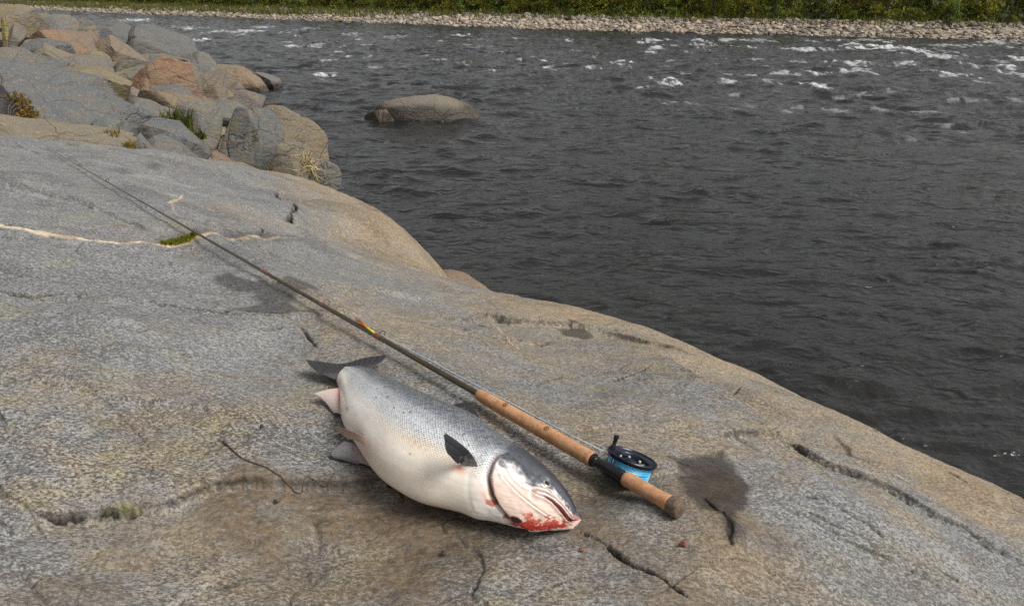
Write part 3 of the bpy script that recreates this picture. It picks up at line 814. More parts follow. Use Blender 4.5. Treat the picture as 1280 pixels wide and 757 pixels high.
# low water-worn apron in front of the camera on the left only
def boulder_material():
    n = NT('weathered bedrock')
    c = n.coord('Object'); cs = n.coord('Object', (1, 1.4, 2.4), (0.3, 0.2, 0.5))
    a = n.noise(c, 0.9, 5, 0.6); b = n.noise(cs, 4.5, 6, 0.65); f = n.noise(c, 26, 4, 0.7); g = n.noise(c, 70, 2, 0.6)
    R_ = n.attr('rust'); T_ = n.attr('tan'); W_ = n.attr('wet'); L_ = n.attr('lichen')
    col = n.mix(n.math('ADD', T_, n.ramp(b, 0.3, 0.7, -0.35, 0.35), clamp=True), (0.122, 0.128, 0.131), (0.235, 0.185, 0.118))
    col = n.mix(n.ramp(b, 0.42, 0.75, 0, 0.6), col, (0.115, 0.112, 0.105))
    rf = n.math('MULTIPLY', R_, n.ramp(n.noise(c, 1.8, 4, 0.6), 0.3, 0.6, 0.35, 1.0))
    col = n.mix(n.math('MULTIPLY', rf, 0.68), col, n.mix(n.ramp(b, 0.35, 0.65), (0.25, 0.10, 0.04), (0.32, 0.18, 0.08)))
    lf = n.math('MULTIPLY', L_, n.ramp(n.noise(c, 3.5, 5, 0.7), 0.42, 0.6))
    col = n.mix(lf, col, (0.30, 0.25, 0.05))
    col = n.mix(n.ramp(f, 0.5, 0.72, 0, 0.5), col, (0.29, 0.275, 0.24))
    col = n.mix(n.ramp(g, 0.55, 0.7, 0, 0.5), col, (0.07, 0.068, 0.065))
    wv = n.noise(c, 1.6, 4, 0.6, out='Color')
    vm = n.t.nodes.new('ShaderNodeVectorMath'); vm.operation = 'MULTIPLY_ADD'
    n.t.links.new(wv, vm.inputs[0]); vm.inputs[1].default_value = (0.55, 0.55, 0.55); n.t.links.new(n.coord('Object', (0.8, 1.3, 1.25), (0.2, 0.25, 0.7)), vm.inputs[2])
    crk = n.voro(vm.outputs[0], 1.5, 'DISTANCE_TO_EDGE')
    crf = n.math('MULTIPLY', n.ramp(crk, 0.020, 0.004), n.ramp(n.noise(c, 1.1, 3), 0.50, 0.62, 0.0, 0.55))
    col = n.mix(crf, col, (0.028, 0.025, 0.022))
    col = n.mix(W_, col, n.mix(1.0, col, (0.30, 0.29, 0.28), 'MULTIPLY'))
    h = n.math('ADD', n.math('MULTIPLY', b, 1.4), n.math('ADD', n.math('MULTIPLY', f, 0.4), n.ramp(crk, 0.0, 0.03, -0.3, 0.0)))
    return n.set(color=col, rough=n.math('SUBTRACT', 0.85, n.math('MULTIPLY', W_, 0.5)), normal=n.bump(h, 0.7, 0.05), spec=0.35)
M_BOULD = boulder_material()
shore = mesh_np('rocky_shore', np.stack([sx, sy, sz], -1).reshape(-1, 3), grid_faces(*sx.shape)[:, ::-1], M_BOULD,
                attrs={'rust': 0.5 * rust_s.ravel(), 'tan': np.clip(0.45 + 0.5 * noise2(sx * 0.4, sy * 0.4, 518), 0, 1).ravel(), 'wet': wet_s.ravel(), 'lichen': 0.5 * smooth(0.1, 0.5, noise2(sx * 0.6, sy * 0.6, 519)).ravel()})
tag(shore, 'broken bedrock shore rising on the left bank', kind='structure')

def rock_mesh(name, c, dims, rz, tilt, seed, boxy, cuts, parent=None, rust=0.0, tan=0.5, lichen=0.0, n_=26, clefts=2, rough=1.0, wet_h=0.0, joints=None):
    """one weathered block: a rounded box with chiselled faces, clefts and worn skin"""
    l = np.linspace(-1, 1, n_)
    A_, B_ = np.meshgrid(l, l, indexing='ij')
    Vs, Fs, k = [], [], 0
    one = np.ones_like(A_)
    f0 = grid_faces(n_, n_)
    for s_ in (-1, 1):
        for ax in range(3):
            q = [None] * 3; q[ax] = s_ * one; q[(ax + 1) % 3] = A_ * s_; q[(ax + 2) % 3] = B_
            Vs.append(np.stack(q, -1).reshape(-1, 3)); Fs.append(f0 + k); k += n_ * n_
    P = np.concatenate(Vs)
    sph = P / np.linalg.norm(P, axis=1)[:, None]
    P = sph * (1.0 / (np.sum(np.abs(sph) ** boxy, axis=1) ** (1.0 / boxy)))[:, None]
    r = random.Random(seed)
    for _ in range(cuts):
        d = np.array([r.uniform(-1, 1), r.uniform(-1, 0.4), r.uniform(-0.15, 1)]); d /= np.linalg.norm(d)
        off = r.uniform(0.55, 0.86)
        e = P @ d - off
        P = P - d[None] * (np.where(e > 0, e * 0.97, 0))[:, None]
    nn = P / np.linalg.norm(P, axis=1)[:, None]
    q = P * np.array(dims)[None] * 0.5
    sc = 1.0 / max(0.35, min(dims))
    dsp = 0.065 * noise3(q * sc * 1.1 + seed, seed) + 0.045 * noise3(q * sc * 2.6, seed + 1) + 0.02 * noise3(q * sc * 6, seed + 2)
    for j in range(clefts):
        dv_ = np.array([r.uniform(-1, 1), r.uniform(-0.5, 0.5), r.uniform(-0.6, 0.6)]); dv_ /= np.linalg.norm(dv_)
        e = np.abs(P @ dv_ - r.uniform(-0.4, 0.4) + 0.12 * noise3(q * sc * 2, seed + 9 + j))
        dsp = dsp - 0.055 * np.exp(-(e / 0.035) ** 2)
        sg = np.sign(P @ dv_)
    P = P * (1 + rough * dsp)[:, None]
    q = P * np.array(dims)[None] * 0.5
    cx, sx_ = math.cos(tilt[0]), math.sin(tilt[0]); cy, sy_ = math.cos(tilt[1]), math.sin(tilt[1]); cz, sz_ = math.cos(rz), math.sin(rz)
    Rm = np.array([[cz, -sz_, 0], [sz_, cz, 0], [0, 0, 1]]) @ np.array([[cy, 0, sy_], [0, 1, 0], [-sy_, 0, cy]]) @ np.array([[1, 0, 0], [0, cx, -sx_], [0, sx_, cx]])
    W = q @ Rm.T + np.asarray(c)[None]
    if joints is not None:
        # fitted joints: flatten the block against the planes it shares with its neighbours
        ci, ri = np.asarray(c, float), joints[1]
        for cj, rj in joints[0]:
            d3 = cj - ci; L3 = float(np.linalg.norm(d3))
            if L3 < 0.05 or L3 > 1.5 * (ri + rj): continue
            t3 = min(0.85, max(0.22, 0.5 + 0.5 * (ri * ri - rj * rj) / (L3 * L3)))
            nv3 = d3 / L3
            e3 = (W - ci) @ nv3 - t3 * L3 + 0.02
            s3 = 0.035
            W = W - nv3[None] * (np.logaddexp(0, np.clip(e3 / s3, -40, 40)) * s3)[:, None]
        W = W + 0.012 * np.stack([noise3(W * 5, seed + 31), noise3(W * 5, seed + 32), noise3(W * 5, seed + 33)], -1)
    # weld the six faces
    key = np.round(W * 2e4).astype(np.int64)
    _, first, inv = np.unique(key, axis=0, return_index=True, return_inverse=True)
    F_ = inv.ravel()[np.concatenate(Fs)]
    W = W[first]
    wetv = smooth(0.26 + wet_h, 0.10 + wet_h, W[:, 2] + 0.07 * noise3(W * 3, 5) + wet_h * 0.5 * noise3(W * 1.3, 6))
    nz = noise3(W * 1.2, seed + 20)
    at = {'rust': np.clip(rust + 0.35 * nz * (rust > 0), 0, 1), 'tan': np.clip(tan + 0.3 * noise3(W * 0.9, seed + 21), 0, 1), 'wet': wetv, 'lichen': np.full(len(W), lichen)}
    if parent is None:
        org = np.array([c[0], c[1], max(0, c[2] - dims[2] * 0.5)])
        return mesh_np(name, W, F_, M_BOULD, None, at, origin=org)
    return mesh_np(name, W, F_, M_BOULD, parent, at)

K1 = 1 / 3.029
def block(x0, y0, x1, y1, dist, depth, wide=1.12, **k):
    """a rock filling a patch of the view: box in the enlarged crop, distance in metres, depth as a share of its width"""
    a = at_d(x0 * K1, y0 * K1, dist); b = at_d(x1 * K1, y1 * K1, dist)
    wd_ = abs(b[0] - a[0]); top, bot = a[2], b[2]
    d_ = max(0.25, depth * wd_)
    h_ = max(0.25, (top - bot)) * 1.45
    c = np.array([(a[0] + b[0]) / 2, dist + 0.35 * d_, top - h_ / 2])
    rz = k.pop('rz', -math.atan2(c[0], c[1]))
    return c, (wd_ * wide, d_, h_), rz, k
PEND = []
def ridge(name, c, dims, rz, tilt, seed, boxy, cuts, parent, rust, tan, lichen, n_, clefts, rough, label=None):
    PEND.append((name, np.asarray(c, float), np.asarray(dims, float), rz, tilt, seed, boxy, cuts, parent, rust, tan, lichen, n_, clefts, rough, label))
def build_ridge():
    cen = [(q[1], 0.5 * float(np.prod(q[2]) ** (1 / 3))) for q in PEND]
    for i, q in enumerate(PEND):
        nb3 = [cen[j] for j in range(len(cen)) if j != i]
        o = rock_mesh(q[0], q[1], tuple(q[2] * (np.array([1.06, 1.15, 1.0]) if q[8] is big else np.array([1.32, 1.35, 1.12]))), *q[3:15], joints=(nb3, cen[i][1]))
        if q[15]: tag(o, q[15], 'boulder', 'boulders on the left bank')
def rock(name, args, label=None, seed=0, boxy=3.0, cuts=5, tilt=(0, 0), rust=0.0, tan=0.5, lichen=0.0, parent=None, n_=26, clefts=2, rough=1.0):
    c, dims, rz, k = args
    ridge(name, c, dims, rz, tilt, seed, boxy + (0 if parent else 0.8), cuts + (0 if parent else 2), parent, rust, tan, lichen, n_, clefts, rough, label)

# bedrock blocks belonging to the shore itself
SH = [  # x0, y0, x1, y1 (crop), distance, depth, tilt about x, tilt about y, rust, tan, lichen, boxiness, clefts
    (-60, 478, 340, 600, 6.9, .35, .0, .12, .0, .8, .1, 3.5, 1), (80, 372, 405, 545, 8.0, .5, .15, .22, .0, .15, .0, 4.0, 3), (-60, 275, 300, 420, 9.6, .5, .15, .22, .0, .1, .0, 4.0, 3),
    (-80, 178, 185, 320, 11.0, .6, .1, .25, .0, .2, .0, 4.0, 2), (190, 325, 520, 485, 9.4, .5, .1, .3, .0, .15, .0, 4.5, 3), (150, 243, 485, 385, 12.6, .6, .1, .22, .05, .75, .3, 3.6, 2),
    (350, 466, 460, 575, 7.7, .8, .0, .1, .0, .15, .2, 3.2, 1), (445, 512, 550, 585, 7.6, .8, .0, .1, .0, .15, .1, 3.0, 1), (520, 512, 690, 635, 7.9, .7, .0, .1, .0, .2, .0, 3.6, 2), (530, 462, 720, 552, 9.4, .7, .05, .2, .0, .15, .0, 4.0, 2),
    (480, 338, 638, 440, 13.0, .8, .0, .12, .15, .75, .1, 2.8, 1), (820, 636, 1015, 705, 9.4, .6, .0, .08, .05, .8, .1, 3.0, 1), (630, 398, 700, 480, 13.2, .8, .0, .1, .1, .7, .3, 3.0, 1),
    (-10, 75, 40, 200, 17.0, 1.2, .0, .1, .1, .6, .9, 3.0, 1), (240, 58, 335, 160, 25.0, .9, .0, .2, .0, .3, .0, 3.0, 2), (158, 58, 255, 140, 24.0, .9, .0, .2, .0, .3, .0, 3.0, 2), (275, 90, 345, 160, 22.0, .9, .0, .1, .15, .7, .0, 3.0, 1),
    (640, 228, 745, 330, 18.8, .8, .0, .2, .1, .6, .0, 3.4, 2), (720, 270, 828, 378, 18.4, .7, .0, .15, .25, .6, .0, 3.4, 1), (775, 325, 865, 395, 19.4, .8, .0, .1, .35, .8, .1, 3.0, 1), (690, 205, 795, 270, 23.5, .9, .0, .25, .0, .3, .1, 3.2, 2),
    (330, 240, 475, 305, 17.6, .7, .0, .1, .7, .5, .0, 3.4, 2), (290, 200, 345, 260, 18.6, .9, .0, .1, .3, .4, .0, 3.2, 1), (850, 318, 930, 380, 21.0, .8, .0, .2, .15, .4, .0, 3.0, 1), (40, 155, 135, 220, 16.8, .9, .0, .1, .1, .5, .1, 3.0, 1),
    (75, 120, 165, 200, 18.6, .9, .0, .1, .0, .4, .0, 3.0, 1), (700, 360, 800, 410, 17.6, .8, .0, .1, .4, .5, .0, 3.0, 1), (-30, 395, 75, 500, 8.9, .8, .0, .1, .1, .4, .1, 3.4, 1), (400, 395, 490, 440, 11.6, .8, .0, .2, .0, .6, .3, 3.2, 1),
    (600, 440, 650, 480, 12.2, .8, .0, .1, .0, .5, .6, 3.0, 1), (1020, 660, 1100, 710, 10.6, .8, .0, .1, .1, .5, .0, 3.0, 1),
]
for k, (x0, y0, x1, y1, d_, dep, tx, ty, ru, ta, li, bx_, cl) in enumerate(SH):
    rock('bedrock_block', block(x0, y0, x1, y1, d_, dep * 1.2, 1.3 if k < 12 else 1.2), None, 600 + k * 7, bx_ + 1.5, 8, (tx, ty * 1.15), ru, ta, li, parent=shore, clefts=cl + 1, n_=28)

rf_ = random.Random(31)
for k in range(46):
    px_, py_ = rf_.uniform(0, 250), rf_.uniform(50, 185)
    if py_ > 95 + px_ * 0.42 or py_ < 34 + px_ * 0.28: continue
    d_ = float(np.interp(py_ - 0.30 * px_, [-20, 10, 40, 80, 130, 175], [24, 19, 16.5, 12.5, 9.5, 7.5]))
    c_ = at_d(px_, py_, d_); w_ = rf_.uniform(.35, .8) * d_ / 14
    ridge('bedrock_block', (c_[0], c_[1] + .2, c_[2] - 0.3 * w_), (w_ * rf_.uniform(1.0, 1.7), w_ * 1.1, w_ * rf_.uniform(.6, 1.0)), rf_.uniform(-.6, .6), (rf_.uniform(-.2, .2), rf_.uniform(0, .4)), 1300 + k, rf_.uniform(3.5, 6), 8, shore,
              rf_.choice((0, 0, .3)), rf_.uniform(.1, .7), rf_.choice((0, 0, .3)), 18, 1, 1.0)
# boulders that can be told apart
big = empty('big_boulder', tuple(at_z(300, 215, 0.3)))
tag(big, 'biggest boulder on the left bank, rounded and cracked, at the water edge', 'boulder')
for k, (x0, y0, x1, y1, d_, dep, tx, ty, ta, bx_, ct, ru) in enumerate(((650, 388, 835, 550, 11.5, .9, 0, .04, .15, 3.8, 6, .05), (745, 398, 1200, 730, 12.2, .55, .05, .36, .7, 2.5, 2, .12), (800, 418, 1050, 640, 11.5, .6, .12, .12, .1, 3.4, 4, 0),
                                              (1000, 540, 1180, 715, 11.3, .7, 0, .18, .45, 3.0, 4, .1), (1120, 605, 1265, 740, 11.5, .8, 0, .5, .25, 2.7, 4, 0), (765, 388, 915, 440, 12.3, .8, 0, .08, .1, 4.0, 5, 0))):
    rock('block', block(x0, y0, x1, y1, d_, dep), None, 900 + k * 5, bx_, ct, (tx, ty), ru, ta, .1, parent=big, n_=38, clefts=3)
rock('boulder', block(128, 130, 330, 262, 17.6, .8), 'rounded boulder stained rusty orange below a grey cap, upper left', 951, 2.8, 3, (0, .05), .75, .5, 0, clefts=2)
rock('boulder', block(330, 148, 495, 255, 18.4, .8), 'blocky tan boulder with split upright faces behind the rusty boulder', 952, 4.5, 5, (0, .05), .3, .8, 0, clefts=4)
rock('boulder', block(465, 228, 725, 412, 16.2, .7), 'broad rust brown boulder sloping down towards the river', 953, 3.4, 4, (0, .32), .85, .5, 0, clefts=3)
rock('boulder', block(490, 192, 665, 275, 20.5, .7), 'grey boulder with pale flat top just behind the broad rust brown one', 954, 3.6, 5, (0, .18), 0, .3, 0)
rock('boulder', block(505, 125, 705, 240, 26.0, .7), 'long grey boulder sloping right at the edge of the rapids', 955, 3.4, 4, (0, .35), 0, .1, 0, clefts=3)
rock('boulder', block(325, 70, 545, 210, 27.0, .8), 'high grey whaleback boulder farthest along the left bank', 956, 2.9, 3, (0, .22), 0, .12, 0, clefts=3)
rock('boulder', block(775, 258, 985, 335, 25.5, .5), 'low tan ledge boulder running out into the river', 957, 2.8, 3, (0, .1), .1, .85, 0, clefts=2)
rock('boulder', block(930, 274, 1050, 325, 26.5, .5), 'small wet dark rock at the tip of the tan ledge', 958, 2.4, 3, (0, .2), 0, .3, 0, clefts=1)
rock('boulder', block(840, 342, 985, 410, 20.8, .6), 'dark wedge rock dipping into the water below the tan ledge', 959, 3.0, 5, (0, .22), .1, .3, 0, clefts=2)
rock('boulder', block(-30, 10, 120, 95, 18.0, .9), 'pale topmost boulder in the upper left corner', 960, 3.6, 5, (0, .25), .05, .65, .2, clefts=2)
rock('boulder', block(70, 58, 165, 155, 23.0, .9), 'round grey boulder below the pale topmost one', 961, 2.8, 3, (0, .1), 0, .35, 0, clefts=1)
rock('boulder', block(15, 98, 90, 170, 16.4, .9), 'small round tan boulder at the left edge among yellow lichen', 962, 2.4, 2, (0, 0), .1, .6, .2, clefts=0)

build_ridge()
# the boulder standing in the river
rb = empty('river_boulder', tuple(at_z(520, 152, 0.0)))
tag(rb, 'low humped boulder standing alone in the middle of the river', 'boulder')
c0 = at_z(530, 150, 0.0)
def mid(px, d=0.0): p = at_z(px, 151, 0.0); return np.array([p[0], p[1] + d, 0])
pc = mid(536); rock_mesh('hump', (pc[0], pc[1] + 0.3, -0.04), (2.7, 1.5, 1.34), 0.05, (0, .17), 971, 2.25, 1, rb, .05, .6, 0, 38, 0, 0.8, wet_h=0.2)
pc = mid(506); rock_mesh('shoulder', (pc[0], pc[1] + 0.1, -0.14), (1.3, 0.9, 1.2), 0.3, (0, .05), 972, 2.8, 5, rb, .15, .65, .3, 26, 2, 1, wet_h=0.14)
pc = mid(480); rock_mesh('toe', (pc[0], pc[1] - 0.05, -0.10), (1.05, 0.9, 0.85), -0.2, (0, -.3), 973, 2.8, 5, rb, .2, .5, .3, 26, 1, 1, wet_h=0.1)
# a stone awash off the point, and one by the slab
rock_mesh('stone', at_z(330, 131, -0.02), (0.9, 0.6, 0.22), 0, (0, 0), 981, 2.3, 1, None, .3, .5, 0, 14, 0)
tag(bpy.data.objects['stone'], 'flat reddish stone barely awash beside the dark wedge rock', 'stone')
p_ = at_z(583, 349, 1.05)
o = rock_mesh('stone', (p_[0] - 0.05, p_[1] + 0.2, 0.80), (0.50, 0.7, 0.42), 0.3, (0, .25), 982, 2.5, 2, None, .35, .8, 0, 20, 0)
tag(o, 'smooth orange tan rock peeping out beyond the edge of the slab', 'stone')

# ------------------------------------------------------------------ the far bank
FB = np.array([at_z(px, py, 0.0)[:2] for px, py in ((1500, 58), (1280, 52), (1000, 45), (820, 41), (640, 36), (400, 27), (250, 21), (150, 17.5), (70, 14), (10, 11.5))])
FB = np.r_[[FB[0] + (FB[0] - FB[1]) * 2.5], FB, [FB[-1] + (FB[-1] - FB[-2]) * 1.5]]
_fl = np.r_[0, np.cumsum(np.hypot(*np.diff(FB, axis=0).T))]
fa_ = np.linspace(0, _fl[-1], 260)
FBP = np.stack([np.interp(fa_, _fl, FB[:, 0]), np.interp(fa_, _fl, FB[:, 1])], -1)
tg_ = np.gradient(FBP, axis=0); tg_ /= np.linalg.norm(tg_, axis=1)[:, None]
nb_ = np.stack([tg_[:, 1], -tg_[:, 0]], -1)
if (nb_ @ np.array([0.3, 1.0])).mean() < 0: nb_ = -nb_
FBP = FBP + nb_ * (0.5 * noise2(fa_ * 0.12, fa_ * 0, 700))[:, None]
off = np.r_[-6, -2, np.linspace(-0.8, 16, 50), 22, 35, 60, 120]
def bank_h(o_): return np.interp(o_, [-6, -0.5, 0, 4, 10, 13, 20, 40, 120], [-1.2, -0.15, 0.02, 0.28, 0.52, 0.62, 1.0, 2.5, 14])
bx = FBP[:, None, 0] + nb_[:, None, 0] * off[None]; by = FBP[:, None, 1] + nb_[:, None, 1] * off[None]
bz = bank_h(off)[None] + 0.12 * noise2(bx * 0.4, by * 0.4, 701) * smooth(0, 4, off)[None]
n = NT('cobble beach ground')
_c = n.coord('Object'); _g = n.attr('veg')
_v = n.voro(_c, 3.2, out='Color'); _s = n.t.nodes.new('ShaderNodeSeparateColor'); n.t.links.new(_v, _s.inputs[0])
_st = n.mix(_s.outputs[0], (0.16, 0.13, 0.10), (0.36, 0.30, 0.23))
_gr = n.mix(n.ramp(n.noise(_c, 2.0, 5), 0.3, 0.7), (0.028, 0.036, 0.012), (0.075, 0.08, 0.028))
M_BANK = n.set(color=n.mix(_g, _st, _gr), rough=0.9, normal=n.bump(n.voro(_c, 3.2), 0.8, 0.15))
bank = mesh_np('far_bank', np.stack([bx, by, bz], -1).reshape(-1, 3), grid_faces(*bx.shape), M_BANK, attrs={'veg': smooth(10.5, 13, off[None] + 2 * noise2(bx * 0.3, by * 0.3, 703)).ravel()})
tag(bank, 'cobble beach and wooded slope across the river', kind='structure')
def bank_pts(s_, o_):
    s_ = np.asarray(s_, float); o_ = np.asarray(o_, float)
    i = np.interp(s_, fa_, np.arange(len(fa_))); j = np.clip(i.astype(int), 0, len(fa_) - 2); f = (i - j)[:, None]
    p = FBP[j] * (1 - f) + FBP[j + 1] * f + nb_[j] * o_[:, None]
    return np.c_[p, bank_h(o_)]
def bank_pt(s_, o_): return bank_pts([s_], [o_])[0]
# shares of the bank the photograph looks at
_bp = project(np.c_[FBP, np.zeros(len(FBP))])
vis_ = np.nonzero((_bp[:, 0] > -120) & (_bp[:, 0] < 1400) & (FBP[:, 1] > 5))[0]
S0, S1 = fa_[vis_[0]], fa_[vis_[-1]]
def s_at_px(px): return float(np.interp(-px, -_bp[vis_, 0], fa_[vis_])) if _bp[vis_[0], 0] > _bp[vis_[-1], 0] else float(np.interp(px, _bp[vis_, 0], fa_[vis_]))

# cobbles: one uncountable mass
ico = bmesh.new(); bmesh.ops.create_icosphere(ico, subdivisions=1, radius=1.0)
ico_v = np.array([v.co[:] for v in ico.verts]); ico.faces.ensure_lookup_table(); ico_f = np.array([[v.index for v in f.verts] for f in ico.faces]); ico.free()
r_ = np.random.default_rng(21)
N_ST = 15000
pos = S0 + (S1 - S0) * r_.random(N_ST); oo = 11.0 * r_.random(N_ST) ** 1.1
PT = bank_pts(pos, oo)
_px = project(PT)[:, 0]
kp = r_.random(N_ST) < np.interp(_px, [100, 500, 700], [0.55, 0.8, 1.0])
pos, oo, PT, _px = pos[kp], oo[kp], PT[kp], _px[kp]; N_ST = len(pos); nv = len(ico_v)
sz_ = 0.85 * (0.075 + 0.15 * r_.random(N_ST) ** 4 + 0.08 * (oo > 7.0) * r_.random(N_ST)) * (0.8 + PT[:, 1] / 160)
an = r_.random(N_ST) * 6.28
V = ico_v[None] * (1 + 0.25 * r_.standard_normal((N_ST, nv, 1))) * np.array([1.3, 0.9, 0.6]) * sz_[:, None, None] * (0.75 + 0.6 * r_.random((N_ST, 1, 3)))
ca_, sa_ = np.cos(an)[:, None], np.sin(an)[:, None]
V = np.stack([V[..., 0] * ca_ - V[..., 1] * sa_, V[..., 0] * sa_ + V[..., 1] * ca_, V[..., 2]], -1) + PT[:, None] + np.array([0, 0, 0.3]) * sz_[:, None, None]
Vs = [V.reshape(-1, 3)]; Fs = [(ico_f[None] + np.arange(N_ST)[:, None, None] * nv).reshape(-1, 3)]
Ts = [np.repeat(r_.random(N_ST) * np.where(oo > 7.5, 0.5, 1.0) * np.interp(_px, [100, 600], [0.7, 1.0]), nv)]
n = NT('river cobbles')
_t = n.attr('tone'); _n = n.noise(n.coord('Object'), 5, 3)
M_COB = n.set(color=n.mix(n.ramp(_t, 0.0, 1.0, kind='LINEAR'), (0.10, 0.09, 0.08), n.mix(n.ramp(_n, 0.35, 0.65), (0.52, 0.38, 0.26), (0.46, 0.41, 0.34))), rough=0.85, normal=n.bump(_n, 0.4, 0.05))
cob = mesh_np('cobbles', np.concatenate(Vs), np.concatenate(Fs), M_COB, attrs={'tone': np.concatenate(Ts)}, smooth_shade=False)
tag(cob, 'pale cobbles covering the beach on the far bank', 'cobbles', kind='stuff')

# foliage
def leaf_mat(name, a, b):
    n = NT(name)
    t_ = n.attr('tone')
    col = n.mix(n.ramp(t_, 0, 1, kind='LINEAR'), a, b)
    tr = n.t.nodes.new('ShaderNodeBsdfTranslucent'); n.t.links.new(col, tr.inputs['Color'])
    ms_ = n.t.nodes.new('ShaderNodeMixShader'); ms_.inputs[0].default_value = 0.4
    n.set(color=col, rough=0.6, spec=0.2)
    n.t.links.new(n.b.outputs[0], ms_.inputs[1]); n.t.links.new(tr.outputs[0], ms_.inputs[2]); n.t.links.new(ms_.outputs[0], n.out.inputs['Surface'])
    return n.m
M_LEAF = [leaf_mat('birch leaves', (0.06, 0.088, 0.02), (0.26, 0.28, 0.05)), leaf_mat('olive leaves', (0.085, 0.10, 0.02), (0.42, 0.40, 0.06)), leaf_mat('dark spruce needles', (0.022, 0.036, 0.012), (0.08, 0.105, 0.028)),
          leaf_mat('willow leaves', (0.06, 0.11, 0.02), (0.24, 0.31, 0.055))]
M_BARK = plain('bark', (0.10, 0.085, 0.07), 0.85, noise_scale=20, vary=0.4)
def leaf_cloud(clumps, n_leaf, size, seed):
    r = np.random.default_rng(seed)
    cc = np.array([c[:3] for c in clumps]); rad = np.array([c[3] for c in clumps])
    pr_ = rad ** 2; idx = r.choice(len(clumps), n_leaf, p=pr_ / pr_.sum())
    d = r.standard_normal((n_leaf, 3)); d /= np.linalg.norm(d, axis=1)[:, None]
    P = cc[idx] + d * (rad[idx] * r.random(n_leaf) ** 0.4)[:, None] * np.array([1, 1, 0.8])
    a = r.standard_normal((n_leaf, 3)); a /= np.linalg.norm(a, axis=1)[:, None]
    b = np.cross(a, r.standard_normal((n_leaf, 3))); b /= np.linalg.norm(b, axis=1)[:, None]
    s_ = size * (0.6 + 0.8 * r.random(n_leaf))[:, None]
    V = np.stack([P + a * s_, P + b * s_ * 0.55, P - a * s_, P - b * s_ * 0.55], 1).reshape(-1, 3)
    F_ = np.arange(4 * n_leaf).reshape(-1, 4)
    tone = np.repeat(np.clip(0.5 + 0.25 * r.standard_normal(n_leaf) + 0.25 * noise3(P * 0.9, seed), 0, 1), 4)
    return V, F_, tone
def tree_data(kind, seed):
    r = random.Random(seed)
    H = {0: 6.5, 1: 4.5, 2: 8.0, 3: 2.0}[kind]
    m = MB(); clumps = []
    if kind == 2:
        m.tube([(0, 0, -0.3), (0.02, 0, H * .5), (0, 0, H)], [.13, .08, .01], 8)
        for k in range(34):
            z = H * (0.05 + 0.93 * k / 34); a = r.uniform(0, 6.28); L_ = (1 - z / H) * 1.5 + 0.15
            clumps.append((math.cos(a) * L_ * .55, math.sin(a) * L_ * .55, z - .1 * L_, .22 + .32 * L_))
    else:
        nt = 1 if kind == 0 else 4
        for q in range(nt):
            a0 = r.uniform(0, 6.28); sp_ = 0.15 if kind == 0 else 0.35
            tip_ = np.array([math.cos(a0) * sp_ * H * .4, math.sin(a0) * sp_ * H * .4, H * r.uniform(.8, .95)])
            m.tube([(0, 0, -0.3), tuple(tip_ * .5 + np.array([.1, .05, 0])), tuple(tip_)], [.10 if kind == 0 else .05, .05 if kind == 0 else .03, .01], 7)
            nl = 16 if kind == 0 else 6
            for k in range(nl):
                f = r.uniform(.12 if kind != 3 else .15, 1); st = tip_ * f; a = r.uniform(0, 6.28); L_ = H * r.uniform(.10, .26) * (1.15 - .6 * abs(f - .5))
                en_ = st + np.array([math.cos(a) * L_, math.sin(a) * L_, L_ * r.uniform(0, .5)])
                m.tube([tuple(st), tuple(0.5 * (st + en_) + np.array([0, 0, .06])), tuple(en_)], [.03, .02, .006], 5)
                clumps.append((*en_, H * r.uniform(.06, .12))); clumps.append((*(0.6 * st + 0.4 * en_), H * r.uniform(.05, .09)))
    V, F_, tone = leaf_cloud(clumps, {0: 3200, 1: 2600, 2: 3600, 3: 1500}[kind], {0: .10, 1: .085, 2: .085, 3: .06}[kind], seed)
    return m, V, F_, tone
def make_tree(name, kind, seed, leafm):
    root = empty(name, (0, 0, 0))
    m, V, F_, tone = tree_data(kind, seed)
    m.build('trunk', M_BARK, root)
    mesh_np('crown', V, F_, leafm, root, attrs={'tone': tone}, smooth_shade=False)
    return root
def copy_tree(o):
    c = o.copy(); COL.objects.link(c)
    for ch in o.children:
        d = ch.copy(); COL.objects.link(d); d.parent = c
    return c
protos = {}
KN = {0: ('birch_tree', 'green birch tree in the wood along the far bank', 'tree', 'birches on the far bank'), 1: ('shrub', 'olive yellow bush at the front of the far wood', 'bush', 'olive bushes on the far bank'),
      2: ('spruce_tree', 'dark conifer tree deep in the wood across the river', 'tree', 'conifers on the far bank'), 3: ('willow_shrub', 'low green willow bush growing on the cobble beach', 'bush', 'willow bushes on the far beach')}
def plant(kind, var, p, s_, rz, label=None):
    key = (kind, var)
    if key not in protos:
        o = make_tree(KN[kind][0], kind, 800 + kind * 11 + var, M_LEAF[kind]); protos[key] = o
    else:
        o = copy_tree(protos[key])
    o.location = tuple(p); o.rotation_euler = (0, 0, rz); o.scale = (s_, s_, s_ * 1.0)
    tag(o, label or KN[kind][1], KN[kind][2], KN[kind][3])
    return o
rt = random.Random(77)
